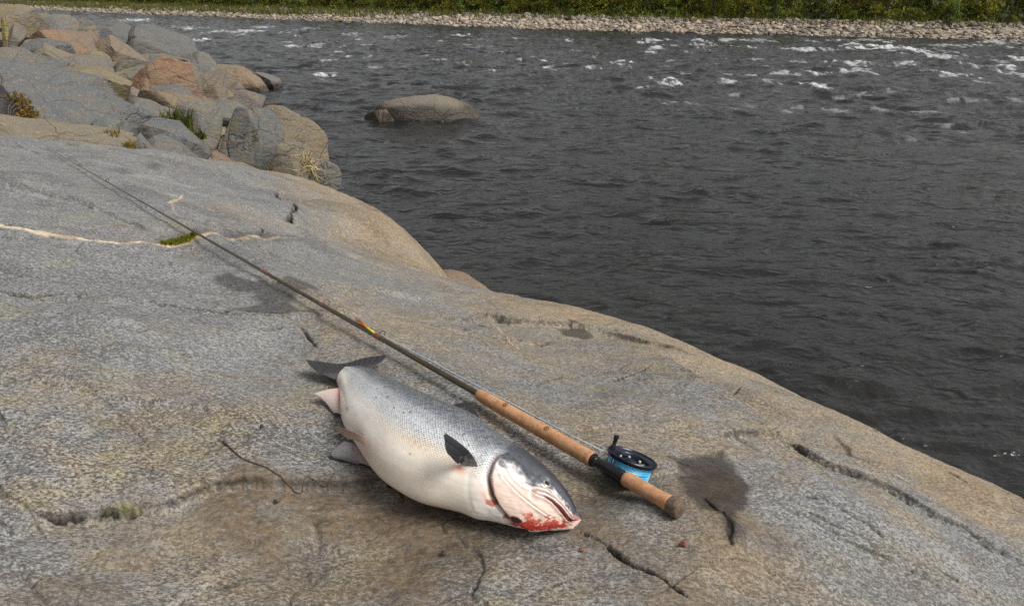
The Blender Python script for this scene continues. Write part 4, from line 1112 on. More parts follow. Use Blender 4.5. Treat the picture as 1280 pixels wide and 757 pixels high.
# front row of bushes, then birches, then conifers behind
LEN = S1 - S0
q = S0
while q < S1:
    dist_ = bank_pt(q, 12)[1]
    plant(1, rt.randrange(3), bank_pt(q + rt.uniform(-.6, .6), rt.uniform(12.3, 14.5)), rt.uniform(.7, 1.15), rt.uniform(0, 6.28)); q += rt.uniform(1.5, 2.9) * (0.7 + dist_ / 130)
q = S0
while q < S1:
    dist_ = bank_pt(q, 12)[1]
    plant(0, rt.randrange(3), bank_pt(q + rt.uniform(-.6, .6), rt.uniform(14.5, 18)), rt.uniform(.8, 1.2), rt.uniform(0, 6.28)); q += rt.uniform(1.5, 2.8) * (0.7 + dist_ / 130)
q = S0
while q < S1:
    dist_ = bank_pt(q, 12)[1]
    plant(2, rt.randrange(2), bank_pt(q + rt.uniform(-.6, .6), rt.uniform(18, 24)), rt.uniform(.8, 1.3), rt.uniform(0, 6.28)); q += rt.uniform(1.4, 2.4) * (0.7 + dist_ / 130)
# low growth filling the foot of the wood: an uncountable mass
NU = 42000
uq = S0 + (S1 - S0) * r_.random(NU); uo = 12.0 + 9.0 * r_.random(NU) ** 1.4
uc = bank_pts(uq, uo)
uh = (0.9 + 1.3 * smooth(-0.3, 0.6, noise2(uq * 0.45, uo * 0.3, 730))) * smooth(11.5, 14.0, uo + 1.2 * noise2(uq * 0.5, uq * 0, 731))
uc[:, 2] += uh * r_.random(NU) ** 0.8
ua = r_.standard_normal((NU, 3)); ua /= np.linalg.norm(ua, axis=1)[:, None]
ub = np.cross(ua, r_.standard_normal((NU, 3))); ub /= np.linalg.norm(ub, axis=1)[:, None]
us_ = (0.10 + 0.10 * r_.random(NU))[:, None]
UV = np.stack([uc + ua * us_, uc + ub * us_ * .6, uc - ua * us_, uc - ub * us_ * .6], 1).reshape(-1, 3)
ut = np.clip(0.35 + 0.8 * noise2(uq * 0.55, uo * 0.4, 732) + 0.2 * r_.standard_normal(NU), 0, 1)
ug = mesh_np('undergrowth', UV, np.arange(4 * NU).reshape(-1, 4), leaf_mat('undergrowth leaves', (0.045, 0.062, 0.014), (0.36, 0.36, 0.055)), attrs={'tone': np.repeat(ut, 4)}, smooth_shade=False)
tag(ug, 'dense dark green undergrowth at the foot of the far wood', 'undergrowth', kind='stuff')
# single bushes on the beach
BUSH = ((160, 8, .8, 'leftmost low willow bush on the far beach'), (200, 8, .8, 'second low willow bush from the left on the far beach'), (240, 8, .8, 'third low willow bush from the left on the far beach'), (290, 8, .7, 'fourth low willow bush from the left on the far beach'),
        (340, 9, .7, 'fifth low willow bush from the left on the far beach'), (380, 8.5, .7, 'sixth low willow bush from the left on the far beach'), (430, 8.8, .55, 'small willow bush just left of the wide low bush on the far beach'), (490, 9.0, .95, 'wide low green bush on the far beach left of centre'),
        (545, 9.2, .5, 'small willow bush just right of the wide low bush on the far beach'), (620, 8.2, .5, 'left one of two small willow bushes at the centre of the far beach'), (660, 7.5, .5, 'right one of two small willow bushes at the centre of the far beach'),
        (712, 9.5, .6, 'small green bush on the far beach just right of centre'), (785, 9.5, .55, 'small willow bush on the far beach left of the light green forward bush'), (935, 11.2, 1.35, 'light green bush standing forward of the wood right of centre'),
        (1045, 8.8, .5, 'small willow bush on the far beach left of the single bright bush'), (1183, 6.2, 1.0, 'single bright green bush alone on the right of the cobble beach'))
for px, o_, s_, lab in BUSH:
    plant(3, rt.randrange(2), bank_pt(s_at_px(px), o_), s_, rt.uniform(0, 6.28), lab)
# rough grass between the stones on the left of the far beach
NG = 34000
gp = S0 + (S1 - S0) * r_.random(NG)
gl_ = project(bank_pts(gp, np.full(NG, 6.0)))[:, 0]
go_ = np.where(gl_ < 480, 3.2 + 9.5 * r_.random(NG), 6.5 + 6 * r_.random(NG))
keep = r_.random(NG) < np.interp(gl_, [0, 380, 620, 1280], [1.0, .95, .25, .10]) * (0.15 + 0.85 * (noise2(gp * 0.3, go_ * 0.35, 720) > 0.02))
gp, go_ = gp[keep], go_[keep]; NG = len(gp)
p = bank_pts(gp, go_); a = r_.random(NG) * 6.28; h_ = 0.25 + 0.4 * r_.random(NG); w_ = 0.06
dx, dy = np.cos(a), np.sin(a); lx, ly = r_.uniform(-.15, .15, (2, NG))
Vg = np.stack([np.c_[p[:, 0] - dx * w_, p[:, 1] - dy * w_, p[:, 2]], np.c_[p[:, 0] + dx * w_, p[:, 1] + dy * w_, p[:, 2]], np.c_[p[:, 0] + lx + dx * .01, p[:, 1] + ly + dy * .01, p[:, 2] + h_], np.c_[p[:, 0] + lx - dx * .01, p[:, 1] + ly - dy * .01, p[:, 2] + h_]], 1).reshape(-1, 3)
Tg = [np.repeat(r_.random(NG), 4)]
g_o = mesh_np('grass', Vg, np.arange(len(Vg)).reshape(-1, 4), leaf_mat('bank grass', (0.07, 0.085, 0.02), (0.22, 0.21, 0.06)), attrs={'tone': np.concatenate(Tg)}, smooth_shade=False)
tag(g_o, 'rough yellow green grass between the stones of the far beach', 'grass', kind='stuff')

# ------------------------------------------------------------------ the salmon, lying on its left side
F_BACK = [(433, 459), (446, 459.5), (463, 462.5), (487, 472), (507, 483), (535, 497), (562, 509), (595, 524), (620, 542), (640, 558), (655, 568), (672, 580), (690, 596), (706, 615), (717, 632), (722, 646)]
F_BELLY = [(418, 468), (421.5, 480), (425.5, 500), (428, 528), (440, 550), (457, 577), (480, 602), (515, 622), (552, 632), (590, 642), (622, 650), (650, 657), (675, 660), (695, 660), (708, 659), (716, 656)]
F_THICK = [.024, .038, .060, .092, .115, .138, .152, .156, .150, .140, .130, .118, .102, .080, .055, .030]
F_GROUND = 2.0
_fd, _fv = [], []
for b_, v_, t_ in zip(F_BACK, F_BELLY, F_THICK):
    _fd.append(at_z(*b_, F_GROUND + 0.62 * t_)[:2]); _fv.append(at_z(*v_, F_GROUND + 0.33 * t_)[:2])
_fd = np.array(_fd); _fv = np.array(_fv); _ft = np.array(F_THICK)
_fu = np.arange(16.0)

def fish_frame(u):
    u = np.atleast_1d(u)
    D = spline(_fu, _fd, u); V = spline(_fu, _fv, u); T = spline(_fu, _ft, u)
    return D, V, T

def fish_point(u, ph):
    """u 0 tail root .. 15 snout; ph 0 back, pi/2 upper flank, pi belly. Flattened arrays."""
    uc = np.clip(u, 0, 15)
    D, V, T = fish_frame(uc)
    C = 0.5 * (D + V); H = 0.5 * (D - V)
    c, s = np.cos(ph), np.sin(ph)
    e = 0.92
    cx = np.sign(c) * np.abs(c) ** e; sz = np.sign(s) * np.abs(s) ** e
    # closing the two ends
    k = np.where(u > 15, np.sqrt(np.clip(1 - (u - 15) ** 2 / 0.36, 0, 1)), 1.0)
    k = np.where(u < 0, np.sqrt(np.clip(1 - (u / 0.8) ** 2, 0, 1)), k)
    tang = np.stack([_grad(uc, 0), _grad(uc, 1)], -1)
    xy = C + H * (cx * k)[:, None] + tang * np.where(u > 15, (u - 15) * 0.012 / 0.6, np.where(u < 0, u * 0.03, 0))[:, None]
    lowf = np.where(s < 0, 0.72, 1.0)
    z = F_GROUND + 0.004 + 0.72 / 1.72 * T + T / 1.72 * sz * lowf * k
    return np.c_[xy, z]
def _grad(u, q):
    e = 0.05
    a = 0.5 * (fish_frame(np.clip(u - e, 0, 15))[0] + fish_frame(np.clip(u - e, 0, 15))[1]); b = 0.5 * (fish_frame(np.clip(u + e, 0, 15))[0] + fish_frame(np.clip(u + e, 0, 15))[1])
    t = b - a; t /= np.linalg.norm(t, axis=1)[:, None] + 1e-9
    return t[:, q]

fu = np.r_[-0.8, -0.75, -0.6, -0.4, -0.2, np.linspace(0, 8.5, 230), np.linspace(8.5, 15, 330)[1:], 15.15, 15.3, 15.42, 15.52, 15.58, 15.6]
fp = np.r_[np.linspace(-0.55, math.pi + 0.75, 300), np.linspace(math.pi + 0.75, 2 * math.pi - 0.55, 34)[1:-1]]
FU, FP = np.meshgrid(fu, fp, indexing='ij')
U, PH = FU.ravel(), FP.ravel()
PW = np.where(PH > math.pi + 1.2, PH - 2 * math.pi, PH)          # -.. 0 back .. pi belly
FV = fish_point(U, PH)

def fish_norm():
    G = FV.reshape(*FU.shape, 3)
    a = np.gradient(G, axis=0); b = np.gradient(G, axis=1)
    n = np.cross(b, a); n /= np.linalg.norm(n, axis=2)[..., None] + 1e-12
    return n.reshape(-1, 3)
FN = fish_norm()
if (FN[(np.abs(U - 6) < 0.3) & (np.abs(PH - math.pi / 2) < 0.1)][:, 2]).mean() < 0: FN = -FN

# marks on the skin are given as (u, ph) along and round the body
MU = np.array([1.0, 0.0])
def skin_line(pts):
    """distance in metres (roughly) from every skin vertex to a line drawn in (u, ph)"""
    P = np.asarray(pts, float)
    su, sp = _su, _sp
    d, side, par = poly_dist(U * su, PW * sp, np.c_[P[:, 0] * su, P[:, 1] * sp])
    return d, side, par
_su, _sp = 0.036, 0.075
#@@MARKS

GILL = [(10.05, 1.30), (9.78, 1.5), (9.49, 1.72), (9.45, 2.01), (9.49, 2.32), (9.63, 2.52), (9.78, 2.72), (10.02, 2.9), (10.32, 3.06), (10.7, 3.25), (11.3, 3.55)]
MOUTH = [(11.42, 2.23), (11.72, 2.26), (12.08, 2.25), (12.59, 2.32), (13.22, 2.53), (13.95, 2.84), (14.7, 3.10), (15.3, 3.05), (15.5, 3.0)]
UPLIP = [(12.0, 2.22), (12.35, 2.2), (12.7, 2.22), (13.3, 2.32), (14.0, 2.52), (14.6, 2.72), (15.2, 2.86), (15.5, 2.9)]
MAXILLA = [(11.36, 2.20), (11.6, 2.12), (12.12, 2.06), (12.63, 2.07), (13.28, 2.17), (14.1, 2.35), (14.8, 2.55)]
PREOP = [(9.75, 2.05), (10.08, 2.24), (10.69, 2.41), (11.33, 2.57), (11.96, 2.73), (12.53, 2.88)]
CHEEK = [(9.9, 1.95), (10.2, 2.1), (10.5, 2.22), (10.9, 2.3), (11.3, 2.3)]
DARKTOP = [(9.3, 1.78), (9.55, 1.84), (9.82, 1.95), (10.14, 1.93), (10.61, 1.9), (10.83, 2.0), (11.34, 2.06), (11.84, 1.99), (12.47, 1.93), (13.06, 1.98), (14.15, 2.1), (15.0, 2.3), (15.6, 2.4)]
gd, gside, gpar = skin_line(GILL)
gs = gd * gside
_t = gs[np.argmin((U - 11) ** 2 + (PW - 2.2) ** 2)]
if _t < 0: gs = -gs                                    # + on the head side
md, mside, mpar = skin_line(MOUTH)
ms = md * mside
if ms[np.argmin((U - 13) ** 2 + (PW - 3.0) ** 2)] < 0: ms = -ms      # + on the lower jaw side
ud, uside, _ = skin_line(UPLIP)
us = ud * uside
if us[np.argmin((U - 13) ** 2 + (PW - 3.0) ** 2)] < 0: us = -us      # + below the upper lip
xd, xside, xpar = skin_line(MAXILLA)
pd_, pside, ppar = skin_line(PREOP)
cd, cside, cpar = skin_line(CHEEK)
dt = np.interp(U, [p[0] for p in DARKTOP], [p[1] for p in DARKTOP])
up = smooth(math.pi + 0.9, math.pi + 0.5, PW) * smooth(-0.5, 0.0, PW)
headm = smooth(8.6, 9.4, U)

disp = np.zeros(len(U))
disp += 0.0055 * smooth(0.0, 0.004, gs) * smooth(0.05, 0.004, gs) * up * (np.abs(gs) < 0.06)
disp -= 0.011 * np.exp(-((gs + 0.0035) / 0.0042) ** 2) * up * smooth(0.08, 0.45, gpar) * smooth(9.0, 9.3, U)
mm = smooth(11.35, 11.6, U)
gap = mm * smooth(-0.0006, 0.0012, us) * smooth(0.0006, -0.0012, ms) * smooth(11.9, 12.4, U)
disp -= 0.008 * gap
disp -= 0.004 * np.exp(-(md / 0.0022) ** 2) * smooth(11.3, 11.5, U)
disp += 0.0032 * np.exp(-((ms - 0.006) / 0.005) ** 2) * mm
disp += 0.0030 * np.exp(-(xd / 0.0035) ** 2) * smooth(0, 0.1, xpar)
disp -= 0.0022 * np.exp(-((xd * xside - 0.0045 * np.sign(1)) / 0.0016) ** 2) * smooth(11.3, 11.5, U) * smooth(13.6, 12.9, U)
disp -= 0.0014 * np.exp(-(pd_ / 0.0014) ** 2) + -0.0012 * np.exp(-((pd_ * pside - 0.004) / 0.003) ** 2)
disp -= 0.0012 * np.exp(-(cd / 0.0014) ** 2)
# branchiostegal folds between the gill edge and the jaw line
fold_z = smooth(0.0035, 0.008, gs) * smooth(0.040, 0.028, gs) * smooth(2.10, 2.25, PW) * smooth(3.15, 2.95, PW) * smooth(11.2, 10.9, U) * smooth(9.3, 9.5, U)
fold_ph = (PW * 0.075 + (U - 9.5) * 0.004 + 0.0016 * noise2(U * 2, PW * 4, 420)) / 0.0066
fold = np.cos(2 * math.pi * fold_ph)
disp += 0.00012 * fold * fold_z
# eye socket and nostril
EYE = (12.12, 1.76)
ed = np.hypot((U - EYE[0]) * 0.030, (PW - EYE[1]) * 0.058)
disp -= 0.003 * np.exp(-(ed / 0.008) ** 2)
disp += 0.0024 * np.exp(-((ed - 0.0125) / 0.003) ** 2)
nd = np.hypot((U - 12.95) * 0.03, (PW - 1.62) * 0.05)
disp -= 0.0025 * np.exp(-(nd / 0.0022) ** 2)
# kype: slightly hooked chin, flesh folds and belly sag
disp += 0.003 * np.exp(-((U - 14.6) / 0.5) ** 2) * smooth(2.9, 3.2, PW)
disp += 0.0014 * noise2(U * 0.9, PW * 2.2, 402) * smooth(9.5, 8.5, U) * up
disp += 0.0007 * noise2(U * 3, PW * 7, 401) * headm
SHOULDER = np.exp(-((U - 9.1) / 0.35) ** 2) * smooth(1.4, 1.7, PW)
disp += 0.0035 * SHOULDER * up
cre = fbm2(U * 1.2, PW * 9, 431, 3)
disp += 0.00008 * cre * smooth(1.7, 2.1, PW) * smooth(9.4, 8.8, U) * up
disp -= 0.0006 * np.exp(-((U - 9.0 - 0.25 * np.sin(PW * 2)) / 0.10) ** 2) * smooth(2.2, 2.5, PW) * up
disp -= 0.0002 * np.exp(-((PW - 2.45 - 0.03 * U) / 0.035) ** 2) * smooth(6.0, 7.5, U) * smooth(9.2, 8.6, U)
FV2 = FV + FN * disp[:, None]

def lerp(a, b, t): return a * (1 - t)[:, None] + np.asarray(b)[None, :] * t[:, None]
n_a = fbm2(U * 1.7, PW * 4, 410, 4); n_b = fbm2(U * 2.6, PW * 6, 411, 4, 0.6)
shift = np.interp(U, [0, 2, 4, 6, 8, 9.5], [-0.08, 0.02, 0.14, 0.24, 0.32, 0.36])
w = PW - shift
skin = np.tile(np.array([0.92, 0.875, 0.80]), (len(U), 1))                       # white belly
skin = lerp(skin, (0.83, 0.67, 0.47), 0.75 * np.exp(-((U - 7.0) / 1.5) ** 2 - ((PW - 2.15) / 0.33) ** 2) * (1 + 0.3 * n_a))
skin = lerp(skin, (0.80, 0.69, 0.53), 0.5 * smooth(2.2, 2.9, PW) * smooth(9.4, 8.4, U))
skin = lerp(skin, (0.66, 0.68, 0.70), smooth(1.95, 1.65, w + 0.05 * n_a) * smooth(10, 9, U))
skin = lerp(skin, (0.42, 0.435, 0.45), smooth(1.58, 1.36, w + 0.06 * n_a))
skin = lerp(skin, (0.16, 0.175, 0.20), smooth(1.40, 1.19, w + 0.06 * n_a))
skin = lerp(skin, (0.06, 0.068, 0.078), smooth(1.24, 1.04, w + 0.06 * n_a))
skin = lerp(skin, (0.16, 0.28, 0.46), 0.4 * np.exp(-((U - 5.5) / 0.5) ** 2 - ((w - 1.24) / 0.09) ** 2) * smooth(-0.2, 0.4, n_b))
# pink at the tail root, round the vent and the fin roots
skin = lerp(skin, (0.70, 0.30, 0.25), 0.85 * smooth(1.1, 0.1, U) * smooth(2.0, 2.6, PW))
skin = lerp(skin, (0.70, 0.42, 0.34), 0.7 * np.exp(-((U - 2.3) / 0.6) ** 2 - ((PW - 3.05) / 0.22) ** 2))
skin = lerp(skin, (0.66, 0.45, 0.34), 0.7 * np.exp(-((U - 5.0) / 0.5) ** 2 - ((PW - 2.95) / 0.25) ** 2))
skin = lerp(skin, (0.35, 0.20, 0.10), 0.8 * np.exp(-((U - 3.3) / 0.12) ** 2 - ((PW - 2.58) / 0.07) ** 2))
skin = lerp(skin, (0.72, 0.40, 0.28), 0.8 * np.exp(-((U - 8.35) / 0.32) ** 2 - ((PW - 2.38) / 0.11) ** 2) * smooth(-0.5, 0.3, n_b))
skin = lerp(skin, (0.62, 0.16, 0.10), 0.7 * np.exp(-((U - 8.42) / 0.12) ** 2 - ((PW - 2.38) / 0.05) ** 2))
# head: pale cheek, dark mottled crown
hm = smooth(-0.001, 0.002, gs) * headm
skin = lerp(skin, (0.78, 0.61, 0.51), hm)
skin = lerp(skin, (0.82, 0.77, 0.74), hm * smooth(2.45, 2.1, PW + 0.1 * n_a) * 0.8)
crown = smooth(0.10, -0.10, PW - dt + 0.16 * n_a + 0.06 * n_b) * hm
skin = lerp(skin, (0.30, 0.31, 0.34), crown * 0.9)
skin = lerp(skin, (0.085, 0.09, 0.105), smooth(0.04, -0.2, PW - dt + 0.2 * n_a + 0.06 * n_b) * hm)
skin = lerp(skin, (0.04, 0.042, 0.05), smooth(1.6, 1.35, PW) * hm)
skin = lerp(skin, (0.62, 0.62, 0.64), 0.7 * np.exp(-((xd - 0.004) / 0.004) ** 2) * smooth(12.2, 12.8, U) * smooth(15, 14, U) * (xside * us < 1) * smooth(2.2, 2.0, PW))
# fold shadows are relief; their pink edges are colour
skin = lerp(skin, (0.55, 0.33, 0.27), 0.2 * fold_z * smooth(-0.6, -0.98, fold) * smooth(-0.5, 0.3, n_a))
skin = lerp(skin, (0.30, 0.20, 0.18), 0.6 * np.exp(-(pd_ / 0.0011) ** 2) * smooth(0.1, 0.3, ppar))
skin = lerp(skin, (0.42, 0.27, 0.24), 0.45 * np.exp(-(cd / 0.0011) ** 2))
# mouth
skin = lerp(skin, (0.66, 0.36, 0.32), 0.7 * np.exp(-((ms - 0.004) / 0.004) ** 2) * mm)
skin = lerp(skin, (0.74, 0.52, 0.44), 0.85 * np.exp(-(xd / 0.0036) ** 2) * smooth(0.0, 0.08, xpar) * smooth(1, 0.7, xpar))
skin = lerp(skin, (0.13, 0.11, 0.12), 0.9 * np.exp(-((xd - 0.0052) / 0.0016) ** 2) * (PW < 2.2) * smooth(11.35, 11.5, U) * smooth(12.9, 12.4, U))
skin = lerp(skin, (0.20, 0.055, 0.065), np.clip(gap * 1.1, 0, 1))
skin = lerp(skin, (0.34, 0.13, 0.14), 0.75 * np.exp(-(ud / 0.003) ** 2) * smooth(12.8, 13.4, U))
skin = lerp(skin, (0.42, 0.17, 0.17), 0.8 * smooth(14.3, 15.2, U) * smooth(2.0, 2.5, PW) * smooth(3.0, 2.8, PW))
skin = lerp(skin, (0.14, 0.04, 0.04), 0.9 * np.exp(-(md / 0.0013) ** 2) * smooth(11.3, 11.5, U))
# blood along the lower jaw, cut under the gill, stain behind the gill
bl = smooth(-0.15, 0.25, (0.25 - np.abs(PW - 3.30 + 0.02 * (U - 12))) * 3 + 0.55 * n_b + 0.3 * n_a) * smooth(10.2, 10.8, U) * smooth(14.6, 13.6, U)
skin = lerp(skin, (0.40, 0.028, 0.02), np.clip(1.1 * bl, 0, 1))
bl = smooth(0.1, 0.6, n_b + 0.6 - 3.2 * np.abs(PW - 3.05)) * smooth(10.8, 11.3, U) * smooth(14.4, 12.6, U)
skin = lerp(skin, (0.58, 0.16, 0.11), np.clip(0.6 * bl, 0, 1))
bs = np.exp(-((U - 9.78) / 0.26) ** 2 - ((PW - 2.93) / 0.10) ** 2)
skin = lerp(skin, (0.55, 0.06, 0.035), np.clip(smooth(0.2, 0.6, bs + 0.4 * n_b - 0.1), 0, 1) * 0.9 * (gs < 0.0))
skin = lerp(skin, (0.70, 0.36, 0.25), 0.6 * np.exp(-((U - 9.5) / 0.35) ** 2 - ((PW - 2.75) / 0.22) ** 2) * (gs < 0.0))
cut = smooth(0.35, 0.6, np.exp(-((U - 10.8) / 0.36) ** 2 - ((PW - 3.13) / 0.085) ** 2) + 0.14 * n_b)
skin = lerp(skin, (0.03, 0.008, 0.008), cut)
cut2 = smooth(0.4, 0.7, np.exp(-((U - 10.35) / 0.2) ** 2 - ((PW - 3.22) / 0.08) ** 2) + 0.4 * n_b)
skin = lerp(skin, (0.28, 0.02, 0.02), 0.8 * cut2)
# gill slit
skin = lerp(skin, (0.11, 0.02, 0.022), np.clip(1.3 * np.exp(-((gs + 0.002) / 0.0030) ** 2), 0, 1) * up * smooth(0.12, 0.3, gpar) * smooth(9.0, 9.3, U))
skin = lerp(skin, (0.25, 0.17, 0.16), 0.6 * smooth(0.1, 0.25, gpar) * np.exp(-((gs + 0.001) / 0.0018) ** 2) * up * smooth(9.0, 9.3, U))
skin = lerp(skin, (0.03, 0.03, 0.035), 0.9 * np.exp(-(nd / 0.0025) ** 2))
skin = lerp(skin, (0.20, 0.18, 0.175), 0.85 * smooth(0.55, -0.2, U + 0.25 * n_b) * smooth(2.9, 2.3, PW))
# lateral line, faint mottling and creases of the belly skin
ll = np.interp(U, [0, 3, 6, 9.4], [1.62, 1.66, 1.66, 1.72])
skin = lerp(skin, (0.30, 0.31, 0.32), 0.35 * np.exp(-((PW - ll) / 0.014) ** 2) * smooth(9.6, 9.2, U) * smooth(0, 0.6, U))
mot = fbm2(U * 3.2, PW * 7.5, 430, 5, 0.6)
skin = skin * (1 + 0.05 * mot * (PW > 1.7))[:, None]
skin = lerp(skin, (0.80, 0.60, 0.50), np.clip(0.35 * smooth(0.25, 0.8, n_a) * smooth(1.9, 2.2, PW) * smooth(9.6, 9, U), 0, 1))
# small black spots on the flank
r2 = random.Random(5)
for k in range(46):
    su_, sp_ = r2.uniform(4.0, 10.2), r2.uniform(1.15, 1.82)
    if k > 34: su_, sp_ = r2.uniform(9.7, 11.4), r2.uniform(1.5, 1.9)
    a_ = r2.uniform(0.0016, 0.0036)
    dd = np.hypot((U - su_) * 0.075 * (0.45 if su_ > 9 else 1), (PW - sp_) * 0.075 * 1.5)
    skin = lerp(skin, (0.045, 0.05, 0.06), 0.85 * smooth(a_ * 1.4, a_ * 0.7, dd + 0.001 * n_b))
scalemask = smooth(2.25, 1.75, w) * smooth(9.75, 9.4, U + 0.0 * PW) * smooth(0.002, -0.003, gs) * smooth(-0.2, 0.6, U)
# metric coordinates for the scales
G3 = FV.reshape(*FU.shape, 3)
lu = np.r_[0, np.cumsum(np.linalg.norm(np.diff(G3[:, 120], axis=0), axis=1))]
suv = np.stack([np.repeat(lu, FU.shape[1]), PH * 0.115, np.zeros(len(U))], -1)

def fish_material():
    n = NT('salmon skin')
    col = n.attr('skin', 'Color')
    sm = n.attr('scales')
    v = n.attr('suv', 'Vector')
    m = n.t.nodes.new('ShaderNodeMapping'); n.t.links.new(v, m.inputs[0]); m.inputs['Rotation'].default_value = (0, 0, 0.785); m.inputs['Scale'].default_value = (1.0, 1.0, 1)
    wv = n.noise(m.outputs[0], 30, 2, out='Color')
    vv = n.t.nodes.new('ShaderNodeVectorMath'); vv.operation = 'MULTIPLY_ADD'
    n.t.links.new(wv, vv.inputs[0]); vv.inputs[1].default_value = (0.006, 0.006, 0); n.t.links.new(m.outputs[0], vv.inputs[2])
    d = n.voro(vv.outputs[0], 185, rnd=0.22)
    edge = n.ramp(d, 0.40, 0.68)
    cell = n.voro(vv.outputs[0], 185, rnd=0.22, out='Color')
    sp = n.t.nodes.new('ShaderNodeSeparateColor'); n.t.links.new(cell, sp.inputs[0])
    tint = n.mix(n.math('MULTIPLY', sm, 0.22), col, n.mix(sp.outputs[0], (0.15, 0.17, 0.19), (0.8, 0.82, 0.84)))
    dark = n.mix(1.0, tint, (0.16, 0.18, 0.21), 'MULTIPLY')
    c2 = n.mix(n.math('MULTIPLY', n.math('MULTIPLY', edge, sm), 0.9), tint, dark)
    h = n.math('MULTIPLY', n.math('SUBTRACT', 1.0, d), sm)
    fine = n.noise(n.coord('Object'), 260, 3)
    nb = n.bump(n.math('ADD', h, n.math('MULTIPLY', fine, 0.12)), 0.45, 0.0015)
    return n.set(color=c2, rough=n.ramp(fine, 0.3, 0.7, 0.26, 0.42), normal=nb, spec=0.45, coat=0.28, coat_rough=0.1, sss=0.0)
M_FISH = fish_material()
fish = empty('salmon', (float(_fd[7][0] + _fv[7][0]) / 2, float(_fd[7][1] + _fv[7][1]) / 2, F_GROUND))
tag(fish, 'large silver salmon with dark back and bloodied jaw lying on the rock', 'fish')
fish_body = mesh_np('body', FV2, grid_faces(*FU.shape, True), M_FISH, fish, attrs={'skin': skin, 'scales': scalemask, 'suv': suv})

def skin_at(u, ph):
    i = np.argmin(((U - u) * 0.05) ** 2 + ((PW - ph) * 0.075) ** 2)
    return FV2[i], FN[i]

# eye
ep, en = skin_at(*EYE)
def ball(c, nrm, r, flat, rings=18, seg=28):
    nrm = nrm / np.linalg.norm(nrm); a = np.cross(nrm, [0, 0, 1.0]); a /= np.linalg.norm(a); b = np.cross(nrm, a)
    th = np.linspace(0.0001, math.pi, rings); ph = np.linspace(0, 2 * math.pi, seg, endpoint=False)
    V = np.array([c + r * (math.sin(t) * (math.cos(p) * a + math.sin(p) * b) + flat * math.cos(t) * nrm) for t in th for p in ph])
    return V, np.repeat(np.sin(th) * np.where(th < math.pi / 2, 1, 3), seg)
ev, er = ball(ep - en * 0.0012, en, 0.0105, 0.55)
n = NT('fish eye')
rad = n.attr('rad')
M_EYE = n.set(color=n.mix(n.ramp(rad, 0.50, 0.58), (0.008, 0.009, 0.011), n.mix(n.ramp(rad, 0.72, 0.95), (0.38, 0.36, 0.30), (0.03, 0.03, 0.035))), rough=0.08, coat=0.6, spec=0.6)
mesh_np('eye', ev, grid_faces(18, 28, True), M_EYE, fish, attrs={'rad': er})

def fin_material(name, inner, outer, ray_col):
    n = NT(name)
    a = n.attr('along'); r = n.attr('ray')
    rays = n.ramp(n.math('SINE', n.math('MULTIPLY', r, 2 * math.pi * 15)), -0.2, 0.9)
    no = n.noise(n.coord('Object'), 90, 4)
    c = n.mix(n.ramp(n.math('ADD', a, n.ramp(no, 0.3, 0.7, -0.12, 0.12)), 0.02, 0.5), inner, outer)
    c = n.mix(n.math('MULTIPLY', rays, 0.45), c, ray_col)
    return n.set(color=c, rough=n.ramp(no, 0.3, 0.7, 0.45, 0.65), normal=n.bump(n.math('ADD', rays, n.math('MULTIPLY', no, 0.4)), 0.5, 0.0012), spec=0.25)

